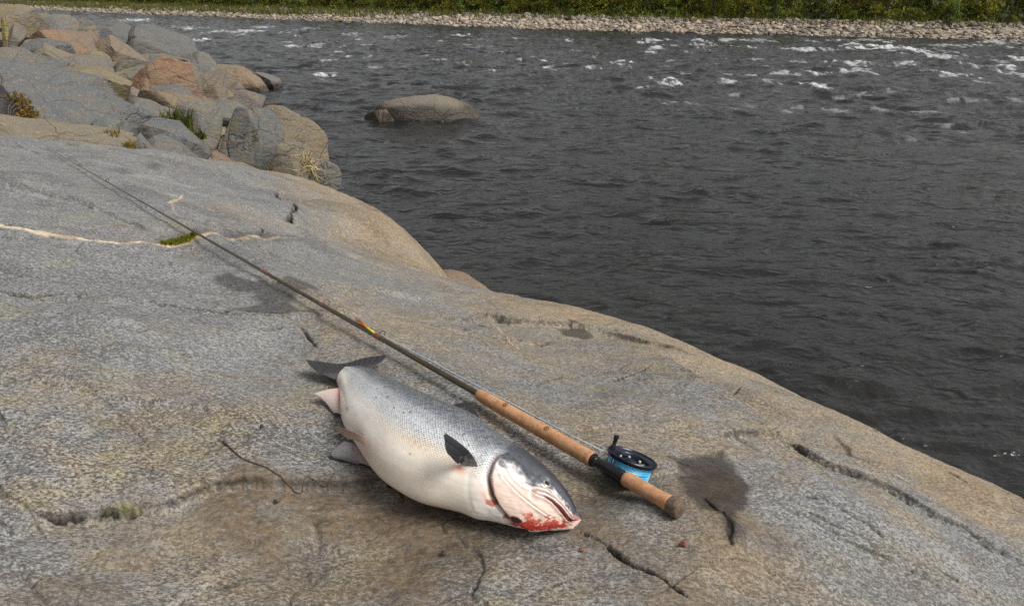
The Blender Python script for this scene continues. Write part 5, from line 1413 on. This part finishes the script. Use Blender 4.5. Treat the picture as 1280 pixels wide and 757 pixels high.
def fin(name, root, tip, mat, bow=0.0, bow_dir=(0, 0, 1), rag=0.03, thick=0.0035, edge_bulge=(0.0, 0.0), seed=0, n_a=42, n_l=26, curl=0.0):
    """root and tip: polylines (same order) spanning the fin; surface between them, thinning towards the tip"""
    root = np.asarray(root, float); tip = np.asarray(tip, float)
    ra = np.linspace(0, 1, len(root)); ta = np.linspace(0, 1, len(tip))
    a = np.linspace(0, 1, n_a); l = np.linspace(0, 1, n_l)
    Rr = spline(ra, root, a) if len(root) > 2 else np.array([root[0] * (1 - t) + root[1] * t for t in a])
    Tt = spline(ta, tip, a) if len(tip) > 2 else np.array([tip[0] * (1 - t) + tip[1] * t for t in a])
    ragg = 1 - rag * (0.5 + 0.5 * np.sin(a * 2 * math.pi * 15 + 0.6 * noise2(a * 5, a * 0 + seed, seed))) - rag * 1.5 * np.abs(noise2(a * 12, a * 0, seed + 7))
    A_, L_ = np.meshgrid(a, l, indexing='ij')
    P = Rr[:, None] * (1 - L_[..., None]) + (Rr + (Tt - Rr) * ragg[:, None])[:, None] * L_[..., None]
    bd = np.asarray(bow_dir, float)
    P = P + bow * (4 * L_ * (1 - L_))[..., None] * bd + curl * (L_ ** 2 * np.sin(A_ * math.pi * 1.3))[..., None] * bd
    span = Rr[-1] - Rr[0]; span = span / (np.linalg.norm(span) + 1e-9)
    e0, e1 = edge_bulge
    P = P + ((-e0 * (1 - A_) ** 2 + e1 * A_ ** 2) * np.sin(L_ * math.pi))[..., None] * span
    ga = np.gradient(P, axis=0); gl = np.gradient(P, axis=1)
    N = np.cross(ga, gl); N /= np.linalg.norm(N, axis=2)[..., None] + 1e-12
    ripple = 0.0006 * np.sin(A_ * 2 * math.pi * 15) * smooth(0, 0.3, L_)
    T_ = thick * (1 - 0.75 * L_) * (0.25 + 0.75 * np.sin(np.clip(A_, 0.02, 0.98) * math.pi) ** 0.4)
    top = (P + N * (0.5 * T_ + ripple)[..., None]).reshape(-1, 3); bot = (P - N * (0.5 * T_ - ripple)[..., None]).reshape(-1, 3)
    f = grid_faces(n_a, n_l); nn = n_a * n_l
    F_ = [f, f[:, ::-1] + nn]
    idx = np.arange(nn).reshape(n_a, n_l)
    loop = np.r_[idx[0, :], idx[1:, -1], idx[-1, -2::-1], idx[-2:0:-1, 0]]
    nx = np.roll(loop, -1)
    F_.append(np.stack([loop, loop + nn, nx + nn, nx], -1))
    at = {'along': np.tile(L_.ravel(), 2), 'ray': np.tile(A_.ravel(), 2)}
    return mesh_np(name, np.r_[top, bot], np.concatenate(F_), mat, fish, attrs=at)

G = F_GROUND
M_FDARK = fin_material('dark fin', (0.10, 0.085, 0.08), (0.030, 0.031, 0.035), (0.065, 0.065, 0.07))
M_FPEC = fin_material('pectoral fin', (0.34, 0.31, 0.29), (0.020, 0.021, 0.024), (0.05, 0.05, 0.055))
M_FANAL = fin_material('anal fin', (0.62, 0.32, 0.27), (0.50, 0.41, 0.38), (0.62, 0.52, 0.48))
M_FPELV = fin_material('pelvic fin', (0.44, 0.24, 0.2), (0.22, 0.22, 0.23), (0.36, 0.30, 0.29))
M_FPELT = fin_material('near pelvic fin', (0.62, 0.44, 0.33), (0.40, 0.28, 0.22), (0.62, 0.5, 0.42))
def pz(px, py, h): return at_z(px, py, G + h)
# tail fin: two pointed lobes spread behind the tail root
fin('tail_fin', [pz(418, 474, .026), pz(428, 471, .030), pz(440, 468, .032), pz(458, 464, .034)],
    [pz(382, 449, .045), pz(402, 451.5, .036), pz(428, 454, .036), pz(454, 447, .046), pz(484, 443.5, .058)], M_FDARK, bow=0.003, rag=0.03, seed=1, edge_bulge=(0.014, 0.014))
fin('anal_fin', [pz(425, 485, .030), pz(428, 500, .026), pz(429, 520, .022)], [pz(391, 492.5, .030), pz(402, 499, .022), pz(417, 516, .014)], M_FANAL, bow=0.004, rag=0.05, seed=2)
fin('pelvic_fin', [pz(464, 549, .098), pz(464, 560, .085)], [pz(416.5, 532, .085), pz(419, 536, .080), pz(434, 548, .075)], M_FPELT, bow=0.004, rag=0.03, seed=3)
fin('pelvic_fin', [pz(452, 562, .034), pz(460, 574, .030), pz(466, 585, .028)], [pz(428, 551.5, .03), pz(412, 566.5, .022), pz(424, 573.5, .016), pz(446, 580, .010)], M_FPELV, bow=0.006, rag=0.03, seed=4)
fin('dorsal_fin', [pz(565, 514, .10), pz(580, 522, .10), pz(600, 533, .10)], [pz(566, 506, .088), pz(583, 502.5, .085), pz(592, 509, .085), pz(599, 521, .09)], M_FPEC, bow=0.004, rag=0.03, seed=5)
pr_, pn_ = skin_at(8.95, 2.21); pr2_, _ = skin_at(8.36, 2.27)
fin('pectoral_fin', [pr_ - pn_ * 0.003, 0.5 * (pr_ + pr2_) - pn_ * 0.003, pr2_ - pn_ * 0.003],
    [at_z(552, 537, 2.215), at_z(553.5, 549, 2.208), at_z(557, 563, 2.200), at_z(572, 579.5, 2.178)], M_FPEC, bow=0.002, bow_dir=(0.5, 0.6, 0.5), rag=0.09, thick=0.004, edge_bulge=(0.014, 0.0), seed=6)

# ------------------------------------------------------------------ the two-handed fly rod with its reel
AX = ROD_T - ROD_B; ROD_L = float(np.linalg.norm(AX)); AX = AX / ROD_L
def rod_at_px(px, py):
    t = np.linspace(0, ROD_L, 4000)
    q = project(ROD_B[None] + AX[None] * t[:, None])
    return float(t[np.argmin(((q - np.array([px, py])) ** 2).sum(1))])
RA = np.cross(AX, [0, 0, 1.0]); RA /= np.linalg.norm(RA)          # horizontal, to the river side
RU = np.cross(RA, AX)
def rod_p(t, side=0.0, up=0.0): return ROD_B + AX * t + RA * side + RU * up
rod = empty('fly_rod', tuple(rod_p(0.2)))
tag(rod, 'long two-handed fly rod with cork grips and black reel lying on the rock', 'fishing rod')

def lathe(name, prof, mat, parent, seg=40, attrs=None, auto=None, jitter=0.0):
    """prof: (distance from the butt, radius)"""
    prof = np.array(prof, float)
    ph = np.linspace(0, 2 * math.pi, seg, endpoint=False)
    V = []
    for t, r in prof:
        rr_ = r * (1 + jitter * noise2(ph * 2, np.full(seg, t * 60), 7))
        V.append(rod_p(t)[None] + rr_[:, None] * (np.cos(ph)[:, None] * RU + np.sin(ph)[:, None] * RA))
    m = MB(); V = np.concatenate(V)
    F_ = [tuple(q[::-1]) for q in grid_faces(len(prof), seg, True)]
    k = (len(prof) - 1) * seg
    F_ += [tuple(range(seg)), tuple(range(k, k + seg))[::-1]]
    m.add(V, F_)
    return m.build(name, mat, parent, True, auto or 35)

def cork_material():
    n = NT('cork')
    c = n.coord('Object')
    a = n.noise(c, 55, 5, 0.6); b = n.noise(c, 190, 3, 0.6)
    # rings of cork glued end to end, seen as faint bands along the rod
    dt_ = n.t.nodes.new('ShaderNodeVectorMath'); dt_.operation = 'DOT_PRODUCT'
    n.t.links.new(c, dt_.inputs[0]); dt_.inputs[1].default_value = tuple(AX)
    fr = n.math('FRACT', n.math('MULTIPLY', dt_.outputs['Value'], 1 / 0.0127))
    seam = n.math('MULTIPLY', n.ramp(fr, 0.03, 0.0), 0.35)
    fl = n.math('FLOOR', n.math('MULTIPLY', dt_.outputs['Value'], 1 / 0.0127))
    wn_ = n.t.nodes.new('ShaderNodeTexWhiteNoise'); wn_.noise_dimensions = '1D'; n.t.links.new(fl, wn_.inputs['W'])
    col = n.mix(n.ramp(a, 0.3, 0.7), (0.43, 0.215, 0.105), (0.56, 0.325, 0.185))
    col = n.mix(n.math('MULTIPLY', wn_.outputs['Value'], 0.35), col, (0.38, 0.18, 0.085))
    col = n.mix(seam, col, (0.30, 0.14, 0.05))
    pits = n.ramp(n.noise(n.coord('Object', (1, 1, 1)), 120, 3, 0.7), 0.62, 0.70)
    col = n.mix(n.math('MULTIPLY', pits, 0.75), col, (0.13, 0.055, 0.02))
    smud = n.ramp(n.noise(c, 16, 3), 0.5, 0.75, 0, 0.35)
    col = n.mix(smud, col, (0.30, 0.15, 0.07))
    return n.set(color=col, rough=0.72, normal=n.bump(n.math('SUBTRACT', b, n.math('MULTIPLY', pits, 1.0)), 0.4, 0.002), spec=0.3)
M_CORK = cork_material()
M_RUBBER = plain('brown rubber cork', (0.125, 0.088, 0.06), 0.7, noise_scale=160, vary=0.45)
n = NT('rod blank')
_c = n.coord('Object'); _f = n.noise(_c, 30, 3)
M_BLANK = n.set(color=n.mix(n.ramp(_f, 0.3, 0.7), (0.040, 0.026, 0.011), (0.062, 0.043, 0.018)), rough=0.22, spec=0.6, coat=0.5, coat_rough=0.08)
M_WRAP = plain('thread wrap', (0.16, 0.05, 0.03), 0.35, noise_scale=300, coat=0.5)
M_BLACK = plain('black anodised metal', (0.012, 0.012, 0.014), 0.33, 0.0, 90, 0.2, 0.04)
M_BLUEBLACK = plain('dark blue anodised metal', (0.010, 0.013, 0.030), 0.28, 0.25, 90, 0.2, 0.03)
M_STEEL = plain('steel', (0.55, 0.55, 0.55), 0.3, 1.0, 90, 0.1, 0.02)

t_cap = rod_at_px(838, 630); t_rg = rod_at_px(781, 597); t_fg = rod_at_px(741, 573); t_fe = rod_at_px(598, 493)
lathe('butt_cap', [(-0.002, 0.013), (0.0, 0.0185), (0.003, 0.0205), (0.010, 0.0208), (t_cap * 0.8, 0.0195), (t_cap + 0.001, 0.0185)], M_RUBBER, rod)
def grip_prof(a, b, pts, n_=60):
    q = np.linspace(0, 1, n_); r = spline([p[0] for p in pts], [p[1] for p in pts], q)
    r = r * np.where(np.arange(n_) % 1 == 0, 1, 1)
    e = np.minimum(1, np.sqrt(np.clip(np.minimum(q * (b - a), (1 - q) * (b - a)) / 0.004, 0.25, 1)))
    return list(zip(a + q * (b - a), r * (0.8 + 0.2 * e)))
lathe('rear_grip', grip_prof(t_cap, t_rg, [(0, .0178), (.2, .0160), (.5, .0158), (.8, .0165), (1, .0158)]), M_CORK, rod, jitter=0.012)
fore = lathe('fore_grip', grip_prof(t_fg, t_fe, [(0, .0172), (.12, .0172), (.35, .0170), (.6, .0170), (.8, .0172), (.95, .0158), (1, .0145)], 140), M_CORK, rod, jitter=0.014)
lathe('winding_check', [(t_fg - 0.004, 0.0115), (t_fg - 0.004, 0.0150), (t_fg + 0.002, 0.0150)], M_BLACK, rod)
seat = lathe('reel_seat', [(t_rg - 0.002, .0120), (t_rg + .006, .0120), (t_rg + .007, .0138), (t_rg + .012, .0142), (t_rg + .016, .0138), (t_rg + .0165, .0128), (t_rg + .019, .0128), (t_rg + .0195, .0138),
                           (t_rg + .026, .0138), (t_rg + .027, .0110), (t_fg - .014, .0110), (t_fg - .012, .0122), (t_fg - .003, .0122)], M_BLACK, rod, auto=25)
# blank, tapering to the tip, sagging a little on to the rock near its end
tt = np.linspace(t_fe - 0.02, ROD_L, 90)
rad_ = np.interp(tt, [t_fe, 1.3, 2.0, 3.0, ROD_L], [0.0082, 0.0070, 0.0054, 0.0034, 0.0014])
m = MB(); m.tube([rod_p(t) for t in tt], rad_, 20); m.build('blank', M_BLANK, rod)
for tq, ln in ((rod_at_px(471, 421), 0.035), (rod_at_px(402, 381), 0.02), (rod_at_px(330, 341), 0.05), (2.35, 0.016), (2.9, 0.06), (3.35, 0.014), (3.75, 0.012)):
    rq = float(np.interp(tq, tt, rad_))
    lathe('thread_wrap', [(tq - ln / 2, rq * 0.98), (tq - ln / 2 + .003, rq + 0.0009), (tq + ln / 2 - .003, rq + 0.0009), (tq + ln / 2, rq * 0.98)], M_WRAP, rod, 20)
    if ln < 0.05:
        # wire ring guide on the river side of the blank
        ph = np.linspace(0, 2 * math.pi, 25); rg_ = 0.010 if tq < 1.5 else 0.006
        c = rod_p(tq, rq + rg_ + 0.001, 0.002)
        m = MB(); m.tube([c + rg_ * (math.cos(p) * RA + math.sin(p) * RU) for p in ph], 0.0011, 6, False)
        m.tube([rod_p(tq - 0.012, rq), rod_p(tq - 0.004, rq + 0.003), c - RA * rg_], 0.0011, 6)
        m.tube([rod_p(tq + 0.012, rq), rod_p(tq + 0.004, rq + 0.003), c - RA * rg_], 0.0011, 6)
        m.build('line_guide', M_BLACK, rod)

# maker's stamp burnt into the cork: a small ring with a bar inside, and a shorter mark
M_STAMP = plain('burnt mark', (0.085, 0.032, 0.012), 0.8, noise_scale=400)
def on_grip(t, ang, r=0.0174):
    return rod_p(t) + r * (math.cos(ang) * RU + math.sin(ang) * RA)
def stamp(tc, ang):
    m = MB(); r0 = 0.0178
    def seg(a, b, w=0.0005):
        m.tube([on_grip(tc + a[0], ang + a[1] / r0, r0), on_grip(tc + b[0], ang + b[1] / r0, r0)], w, 5)
    pts_ = [(0.006 * math.cos(q), 0.006 * math.sin(q)) for q in np.linspace(0, 2 * math.pi, 13)]
    for a, b in zip(pts_[:-1], pts_[1:]): seg(a, b)
    for x_ in (-0.0025, 0.0005, 0.003): seg((x_, -0.004), (x_, 0.004))
    m.build('burnt_stamp', M_STAMP, fore)
stamp(rod_at_px(684, 542), -0.25); stamp(rod_at_px(633, 512), -0.2)

# ---- reel
RN = np.array([0.30, 0.24, 0.92]); RN /= np.linalg.norm(RN)        # spool axis, tipped outwards
RN = RN - AX * (RN @ AX); RN /= np.linalg.norm(RN)
RO = np.cross(RN, AX)
if RO @ RA < 0: RO = -RO
RX = np.cross(RO, RN)
t_seat = rod_at_px(762, 587)
RC = rod_p(t_seat) + RO * 0.064 + RN * 0.004 - AX * 0.004
REEL_R = 0.057
def rp(r, a, h): return RC + r * (math.cos(a) * RX + math.sin(a) * RO) + RN * h
def reel_lathe(name, prof, mat, parent, seg=72, closed=True, auto=30):
    V = np.array([rp(r, a, h) for r, h in prof for a in np.linspace(0, 2 * math.pi, seg, endpoint=False)])
    F_ = [tuple(q) for q in grid_faces(len(prof), seg, True)]
    if closed:
        k = (len(prof) - 1) * seg
        F_ += [(k + i, k + (i + 1) % seg, (i + 1) % seg, i) for i in range(seg)]
    m = MB(); m.add(V, F_)
    o = m.build(name, mat, parent, True, auto)
    bm = bmesh.new(); bm.from_mesh(o.data); bmesh.ops.recalc_face_normals(bm, faces=bm.faces); bm.to_mesh(o.data); bm.free()
    return o
# frame: back plate, outer ring, three pillars, foot
h0, h1 = -0.024, 0.022
fr_ = reel_lathe('reel', [(0.006, h0), (0.050, h0 - .002), (0.056, h0), (0.0585, h0 + .003), (0.0585, h0 + .009), (0.056, h0 + .010), (0.052, h0 + .006), (0.006, h0 + .006)], M_BLACK, rod)
for a in (math.radians(60), math.radians(180), math.radians(-100)):
    m = MB(); m.tube([rp(0.0565, a, h0 + 0.004), rp(0.0565, a, h1 - 0.004)], 0.0032, 10); m.build('frame_pillar', M_BLACK, fr_)
m = MB()
foot_c = rod_p(t_seat)
m.tube([foot_c + AX * 0.045 + RO * 0.0125, foot_c + AX * 0.02 + RO * 0.015, foot_c - AX * 0.02 + RO * 0.015, foot_c - AX * 0.045 + RO * 0.0125], [0.003, 0.0045, 0.0045, 0.003], 10)
m.tube([foot_c + RO * 0.0125, foot_c + RO * 0.012 - RN * 0.012 ], [0.008, 0.006], 12)
m.build('reel_foot', M_BLACK, fr_)
# spool: rim flange with recessed face
sp_ = reel_lathe('spool', [(0.0465, h1 - .003), (0.0555, h1 - .003), (0.0575, h1), (0.0578, h1 + .0045), (0.0565, h1 + .0065), (0.0540, h1 + .0065), (0.0525, h1 + .005), (0.0515, h1 + .0035), (0.0400, h1 + .001),
                           (0.0380, h1 - .002), (0.0370, h1 - .012), (0.0465, h1 - .012)], M_BLUEBLACK, fr_)
reel_lathe('spool_hub', [(0.0005, h1 - .010), (0.037, h1 - .012), (0.037, h1 - .014), (0.0005, h1 - .014)], M_BLUEBLACK, fr_)
reel_lathe('drag_knob', [(0.0005, h1 - .002), (0.011, h1 - .002), (0.0135, h1 - .004), (0.0145, h1 - .012), (0.0005, h1 - .012)], M_BLUEBLACK, fr_)
M_PALE = plain('pale spool insert', (0.42, 0.41, 0.36), 0.35, 0.6)
for q in range(6):
    a = math.radians(q * 60 + 15)
    m = MB(); m.tube([rp(0.026, a, h1 - .012), rp(0.026, a, h1 - .004), rp(0.026, a, h1 - .002)], [0.0036, 0.0036, 0.002], 10); m.build('spool_stud', M_PALE, fr_)
m = MB(); m.tube([rp(0.032, math.radians(s_), h1 - .002 + 0.001 * math.sin(s_)) for s_ in range(-28, 24, 6)], [0.0012, .0022, .0024, .0024, .0024, .0024, .0022, .0018, .0012], 8); m.build('spool_latch', M_STEEL, fr_)
# handle knob on the rim, on the side away from the butt
ha = math.radians(0)
_best = min(range(360), key=lambda q: np.hypot(*(project(rp(0.049, math.radians(q), h1 + .006)) - np.array([765.5, 556.5]))))
ha = math.radians(_best)
pr_h = [(0.0058, h1 + .003), (0.0058, h1 + .007), (0.0046, h1 + .012), (0.0044, h1 + .020), (0.0052, h1 + .027), (0.0062, h1 + .032), (0.0060, h1 + .0345), (0.003, h1 + .0355)]
m = MB(); m.tube([rp(0.049, ha, h) for _, h in pr_h], [r for r, _ in pr_h], 24); m.build('handle_knob', M_BLACK, fr_, True, 40)
# wound fly line: a helix of pale and sky blue turns laid over a core
n = NT('blue fly line')
_c = n.coord('Object'); _f = n.noise(_c, 22, 3); _g = n.noise(_c, 70, 2)
M_LINE = n.set(color=n.mix(n.ramp(_g, 0.58, 0.72, 0, 0.5), n.mix(n.ramp(_f, 0.35, 0.65), (0.06, 0.46, 0.84), (0.18, 0.66, 0.95)), (0.25, 0.66, 0.72)), rough=0.35, coat=0.2)
m = MB()
rl = random.Random(3)
core = [(0.0395, h0 + .007), (0.0455, h0 + .007), (0.0465, 0.0), (0.0455, h1 - .004), (0.0395, h1 - .004)]
seg = 64
V = np.array([rp(r, a, h) for r, h in core for a in np.linspace(0, 2 * math.pi, seg, endpoint=False)])
m.add(V, [tuple(q) for q in grid_faces(len(core), seg, True)])
for k in range(26):
    hh = h0 + 0.009 + (h1 - h0 - 0.015) * (k % 13) / 12 + rl.uniform(-.0008, .0008); r_ = 0.0462 + (0.0016 if k >= 13 else 0) + rl.uniform(0, .0008); tl = rl.uniform(-.05, .05)
    p0 = rl.uniform(0, 6.28)
    m.tube([rp(r_, a, hh + tl * 0.03 * math.sin(a + p0)) for a in np.linspace(0, 2 * math.pi, 49)], 0.0013, 6, False)
m.build('wound_line', M_LINE, fr_)

# ---- fly line running from the reel up to the first ring and back, and the fly hooked there
n = NT('pale line')
M_PLINE = n.set(color=n.mix(n.ramp(n.noise(n.coord('Object'), 8, 2), 0.4, 0.6), (0.42, 0.55, 0.66), (0.50, 0.56, 0.58)), rough=0.35, coat=0.3)
tg = rod_at_px(471, 421)
g_ = rod_p(tg, 0.013, 0.002)
r_out = rp(0.050, ha + 0.55, 0.004)
_b2 = min(range(360), key=lambda q: np.hypot(*(project(rp(0.048, math.radians(q), 0.010)) - np.array([753, 557]))))
r_out = rp(0.048, math.radians(_b2), 0.010)
def strand(a, b, sag, side, rad=0.0013):
    P = []
    for q in np.linspace(0, 1, 40):
        p = a * (1 - q) + b * q
        P.append(p + np.array([0, 0, -sag * 4 * q * (1 - q)]) + RA * side * math.sin(q * math.pi) + RA * 0.0006 * math.sin(q * 37))
    m = MB(); m.tube(P, rad, 7); return m
fl = empty('fly_line', tuple(r_out))
tag(fl, 'doubled pale blue fly line stretched from the reel along the rod', 'fishing line')
strand(r_out, g_, 0.004, 0.004).build('line_strand', M_PLINE, fl)
strand(r_out + AX * 0.02 + RA * 0.002, g_ + RA * 0.001, 0.007, 0.0015, 0.0010).build('line_strand', M_PLINE, fl)

fy = empty('fishing_fly', tuple(rod_p(tg, 0.012)))
tag(fy, 'small yellow, black and orange fishing fly tucked against the rod', 'fly')
fa = at_z(468, 416, g_[2] + 0.006); fb = at_z(446, 400, g_[2] + 0.012)
dv = fb - fa
m = MB(); m.tube([fa, fa + dv * .15, fa + dv * .35, fa + dv * .5], [.0016, .0042, .0036, .002], 12); m.build('body', plain('yellow floss', (0.62, 0.52, 0.03), 0.6, noise_scale=400), fy)
m = MB(); m.tube([fa + dv * .12 + RA * .003, fa + dv * .3 + RA * .0065], [.0022, .0028], 10); m.build('head', plain('black thread', (0.015, 0.013, 0.012), 0.4), fy)
m = MB()
for k in range(26):
    e = fb + np.array([rl.uniform(-.008, .008), rl.uniform(-.008, .008), rl.uniform(-.006, .01)])
    m.tube([fa + dv * .3, 0.5 * (fa + dv * .3 + e) + RA * rl.uniform(-.002, .004), e], [.0006, .0006, .0002], 5)
m.build('hackle', plain('orange hackle', (0.55, 0.16, 0.035), 0.7, noise_scale=300), fy)
m = MB(); m.tube([fa, fa - dv * 0.25 + np.array([0, 0, -.003]), g_ + RA * 0.004], .0006, 5); m.build('leader', M_PLINE, fy)

# ------------------------------------------------------------------ small things on the rock
def on_rock(px, py, lift=0.0):
    p = on_slab(px, py); z = float(slab_z(p[0], p[1])[0])
    q = at_z(px, py, z); q[2] = float(slab_z(q[0], q[1])[0]) + lift
    return q
M_ROOT = plain('dry root', (0.075, 0.05, 0.035), 0.8, noise_scale=200, vary=0.4)
pts_ = [(279, 550), (284, 557), (292, 564), (304, 571), (318, 578), (333, 584), (347, 592), (361, 600), (374, 606), (384, 609), (396, 606), (408, 600), (418, 593)]
P = np.array([on_rock(*q) for q in pts_])
L = np.r_[0, np.cumsum(np.linalg.norm(np.diff(P, axis=0), axis=1))]
qq = np.linspace(0, L[-1], 70); R3 = spline(L, P, qq)
R3[:, 2] = slab_z(R3[:, 0], R3[:, 1]) + 0.0018 + 0.003 * np.abs(noise2(qq * 14, qq * 0, 5))
m = MB(); m.tube(R3, np.interp(qq, [0, .03, L[-1]], [.0028, .0017, .0008]), 8)
root_o = m.build('dry_root', M_ROOT); tag(root_o, 'thin dry brown root lying on the rock left of the fish belly', 'root')

def leaf(name, px, py, size, rz, mat, label, lobes=5, curl=0.0018):
    c = on_rock(px, py, 0.003)
    n_ = 48; V = [c]; 
    for k in range(n_):
        a = 2 * math.pi * k / n_
        r = size * (0.62 + 0.38 * abs(math.cos(a * lobes / 2)) ** 0.7) * (1 + 0.15 * math.sin(3 * a + px))
        V.append(c + np.array([r * math.cos(a + rz), 0.75 * r * math.sin(a + rz), curl * math.cos(2 * a + px) + 0.002]))
    V = np.array(V); T = V + np.array([0, 0, 0.0012])
    F_ = [(0, 1 + (k + 1) % n_, 1 + k) for k in range(n_)] + [(n_ + 1, n_ + 2 + k, n_ + 2 + (k + 1) % n_) for k in range(n_)] + [(1 + k, 1 + (k + 1) % n_, n_ + 2 + (k + 1) % n_, n_ + 2 + k) for k in range(n_)]
    m = MB(); m.add(np.r_[V, T], F_)
    o = m.build(name, mat); tag(o, label, 'leaf'); return o
M_RED = plain('red leaf', (0.16, 0.025, 0.018), 0.6, noise_scale=200)
M_DK = plain('dark withered leaf', (0.035, 0.024, 0.016), 0.75, noise_scale=200)
M_RUST = plain('rust leaf', (0.26, 0.09, 0.03), 0.7, noise_scale=200)
leaf('fallen_leaf', 853, 682, .008, .4, M_RED, 'small dark red leaf on the rock below the rod butt')
leaf('fallen_leaf', 553, 694, .007, 1.2, M_DK, 'dark brown withered leaf on the rock below the fish belly', 3)
leaf('fallen_leaf', 328, 534, .007, .1, M_DK, 'black withered leaf on the rock above the dry root', 3)
leaf('fallen_leaf', 727, 690, .006, .8, M_RUST, 'tiny rust coloured leaf on the rock just below the snout', 3)
leaf('fallen_leaf', 346, 629, .007, -.2, M_DK, 'narrow dark withered leaf on the brown patch below the root', 2)

# moss cushion in the hollow beside the pale vein: many short stems, one mass
r_m = np.random.default_rng(4)
NM = 2600
t_ = r_m.random(NM); base = slab_line([(203, 302), (215, 300.5), (230, 300), (247, 299.5)])
bx_ = np.interp(t_, np.linspace(0, 1, 4), base[:, 0]) + 0.03 * r_m.standard_normal(NM) * np.sin(t_ * math.pi) * 0.6; by_ = np.interp(t_, np.linspace(0, 1, 4), base[:, 1]) + 0.010 * r_m.standard_normal(NM)
bz_ = slab_z(bx_, by_)
an = r_m.random(NM) * 6.28; hh_ = 0.006 + 0.009 * r_m.random(NM); w_ = 0.0022
V = np.stack([np.c_[bx_ - w_ * np.cos(an), by_ - w_ * np.sin(an), bz_ - .002], np.c_[bx_ + w_ * np.cos(an), by_ + w_ * np.sin(an), bz_ - .002], np.c_[bx_ + 0.006 * r_m.standard_normal(NM), by_ + 0.006 * r_m.standard_normal(NM), bz_ + hh_]], 1).reshape(-1, 3)
mo = mesh_np('moss', V, np.arange(3 * NM).reshape(-1, 3), leaf_mat('moss stems', (0.07, 0.08, 0.008), (0.30, 0.29, 0.03)), attrs={'tone': np.repeat(r_m.random(NM), 3)}, smooth_shade=False)
tag(mo, 'yellow green moss strip in the hollow under the rod', 'moss', kind='stuff')

# tufts and a small bush among the rocks of the left bank
def tuft(name, base_p, n_bl, h, spread, mat, label, cat, seed):
    r = np.random.default_rng(seed)
    V = []; T = []
    for k in range(n_bl):
        a = r.random() * 6.28; q = spread * r.random() ** 0.6
        p = np.array(base_p) + np.array([q * math.cos(a), q * math.sin(a), 0]); b = r.random() * 6.28
        hh = h * (0.5 + 0.6 * r.random()); w = 0.018 * h + 0.006
        tip_ = p + np.array([0.35 * hh * math.cos(b), 0.35 * hh * math.sin(b), hh]); md_ = p + np.array([0.08 * hh * math.cos(b), 0.08 * hh * math.sin(b), 0.6 * hh])
        s_ = np.array([-math.sin(b), math.cos(b), 0]) * w
        V += [p - s_, p + s_, md_ + s_ * .8, md_ - s_ * .8, md_ - s_ * .8, md_ + s_ * .8, tip_ + s_ * .1, tip_ - s_ * .1]; T += [r.random()] * 8
    V = np.array(V)
    o = mesh_np(name, V, np.arange(len(V)).reshape(-1, 4), mat, None, {'tone': np.array(T)}, False, origin=np.array(base_p))
    tag(o, label, cat); return o
M_TUFT = leaf_mat('tuft grass', (0.03, 0.045, 0.01), (0.15, 0.16, 0.035)); M_DRYT = leaf_mat('dry tuft', (0.16, 0.12, 0.03), (0.34, 0.27, 0.08)); M_REDB = leaf_mat('autumn leaves', (0.09, 0.09, 0.02), (0.30, 0.15, 0.03))
def ridge_pt(px, py, d): return at_d(px, py, d)
tuft('grass_tuft', ridge_pt(222, 168, 11.2), 160, .34, .22, M_TUFT, 'green grass tuft in the cleft left of the biggest boulder', 'grass tuft', 1)
tuft('grass_tuft', ridge_pt(244, 174, 11.0), 90, .14, .16, M_TUFT, 'short bright tuft at the foot of the biggest boulder', 'grass tuft', 2)
tuft('grass_tuft', ridge_pt(142, 176, 7.4), 50, .12, .06, M_DRYT, 'small yellow tuft between the grey blocks above the slab', 'grass tuft', 3)
tuft('grass_tuft', ridge_pt(163, 188, 7.3), 50, .10, .05, M_DRYT, 'tiny yellow tuft on the rock edge nearest the slab', 'grass tuft', 4)
tuft('grass_tuft', ridge_pt(104, 113, 11.8), 60, .14, .12, M_DRYT, 'yellowish tuft on the tan ledge in the middle of the ridge', 'grass tuft', 5)
# low bush with autumn leaves at the left edge of the view
sb = empty('low_bush', tuple(ridge_pt(6, 160, 7.6)))
tag(sb, 'low bush with red and yellow autumn leaves at the left edge', 'bush')
bp = ridge_pt(6, 158, 7.6)
m = MB(); rs = random.Random(8)
cl_ = []
for k in range(9):
    a = rs.uniform(0, 6.28); e = bp + np.array([.22 * math.cos(a), .2 * math.sin(a), rs.uniform(.05, .24)])
    m.tube([bp + np.array([0, 0, -.1]), 0.5 * (bp + e) + np.array([0, 0, .05]), e], [.008, .006, .002], 6); cl_.append((*e, .09))
m.build('stem', M_BARK, sb)
V, F_, tn_ = leaf_cloud(cl_, 650, .016, 9)
mesh_np('crown', V, F_, M_REDB, sb, attrs={'tone': tn_}, smooth_shade=False)
# pale tangle of dried weed left by high water on the biggest boulder
m = MB(); wp = at_d(384, 207, 11.0); rs = random.Random(12)
for k in range(46):
    p0 = wp + np.array([rs.gauss(0, .04), rs.gauss(0, .05), rs.gauss(0, .07)])
    p1 = p0 + np.array([rs.gauss(0, .07), rs.gauss(0, .05), rs.gauss(0, .07)]); p2 = p1 + np.array([rs.gauss(0, .06), rs.gauss(0, .05), rs.gauss(-.02, .06)])
    m.tube([p0, p1, p2], [.006, .008, .004], 5)
wd_o = m.build('dried_weed', plain('dried weed', (0.42, 0.33, 0.16), 0.85, noise_scale=60, vary=0.3)); tag(wd_o, 'pale yellow tangle of dried weed caught on the biggest boulder', 'weed')
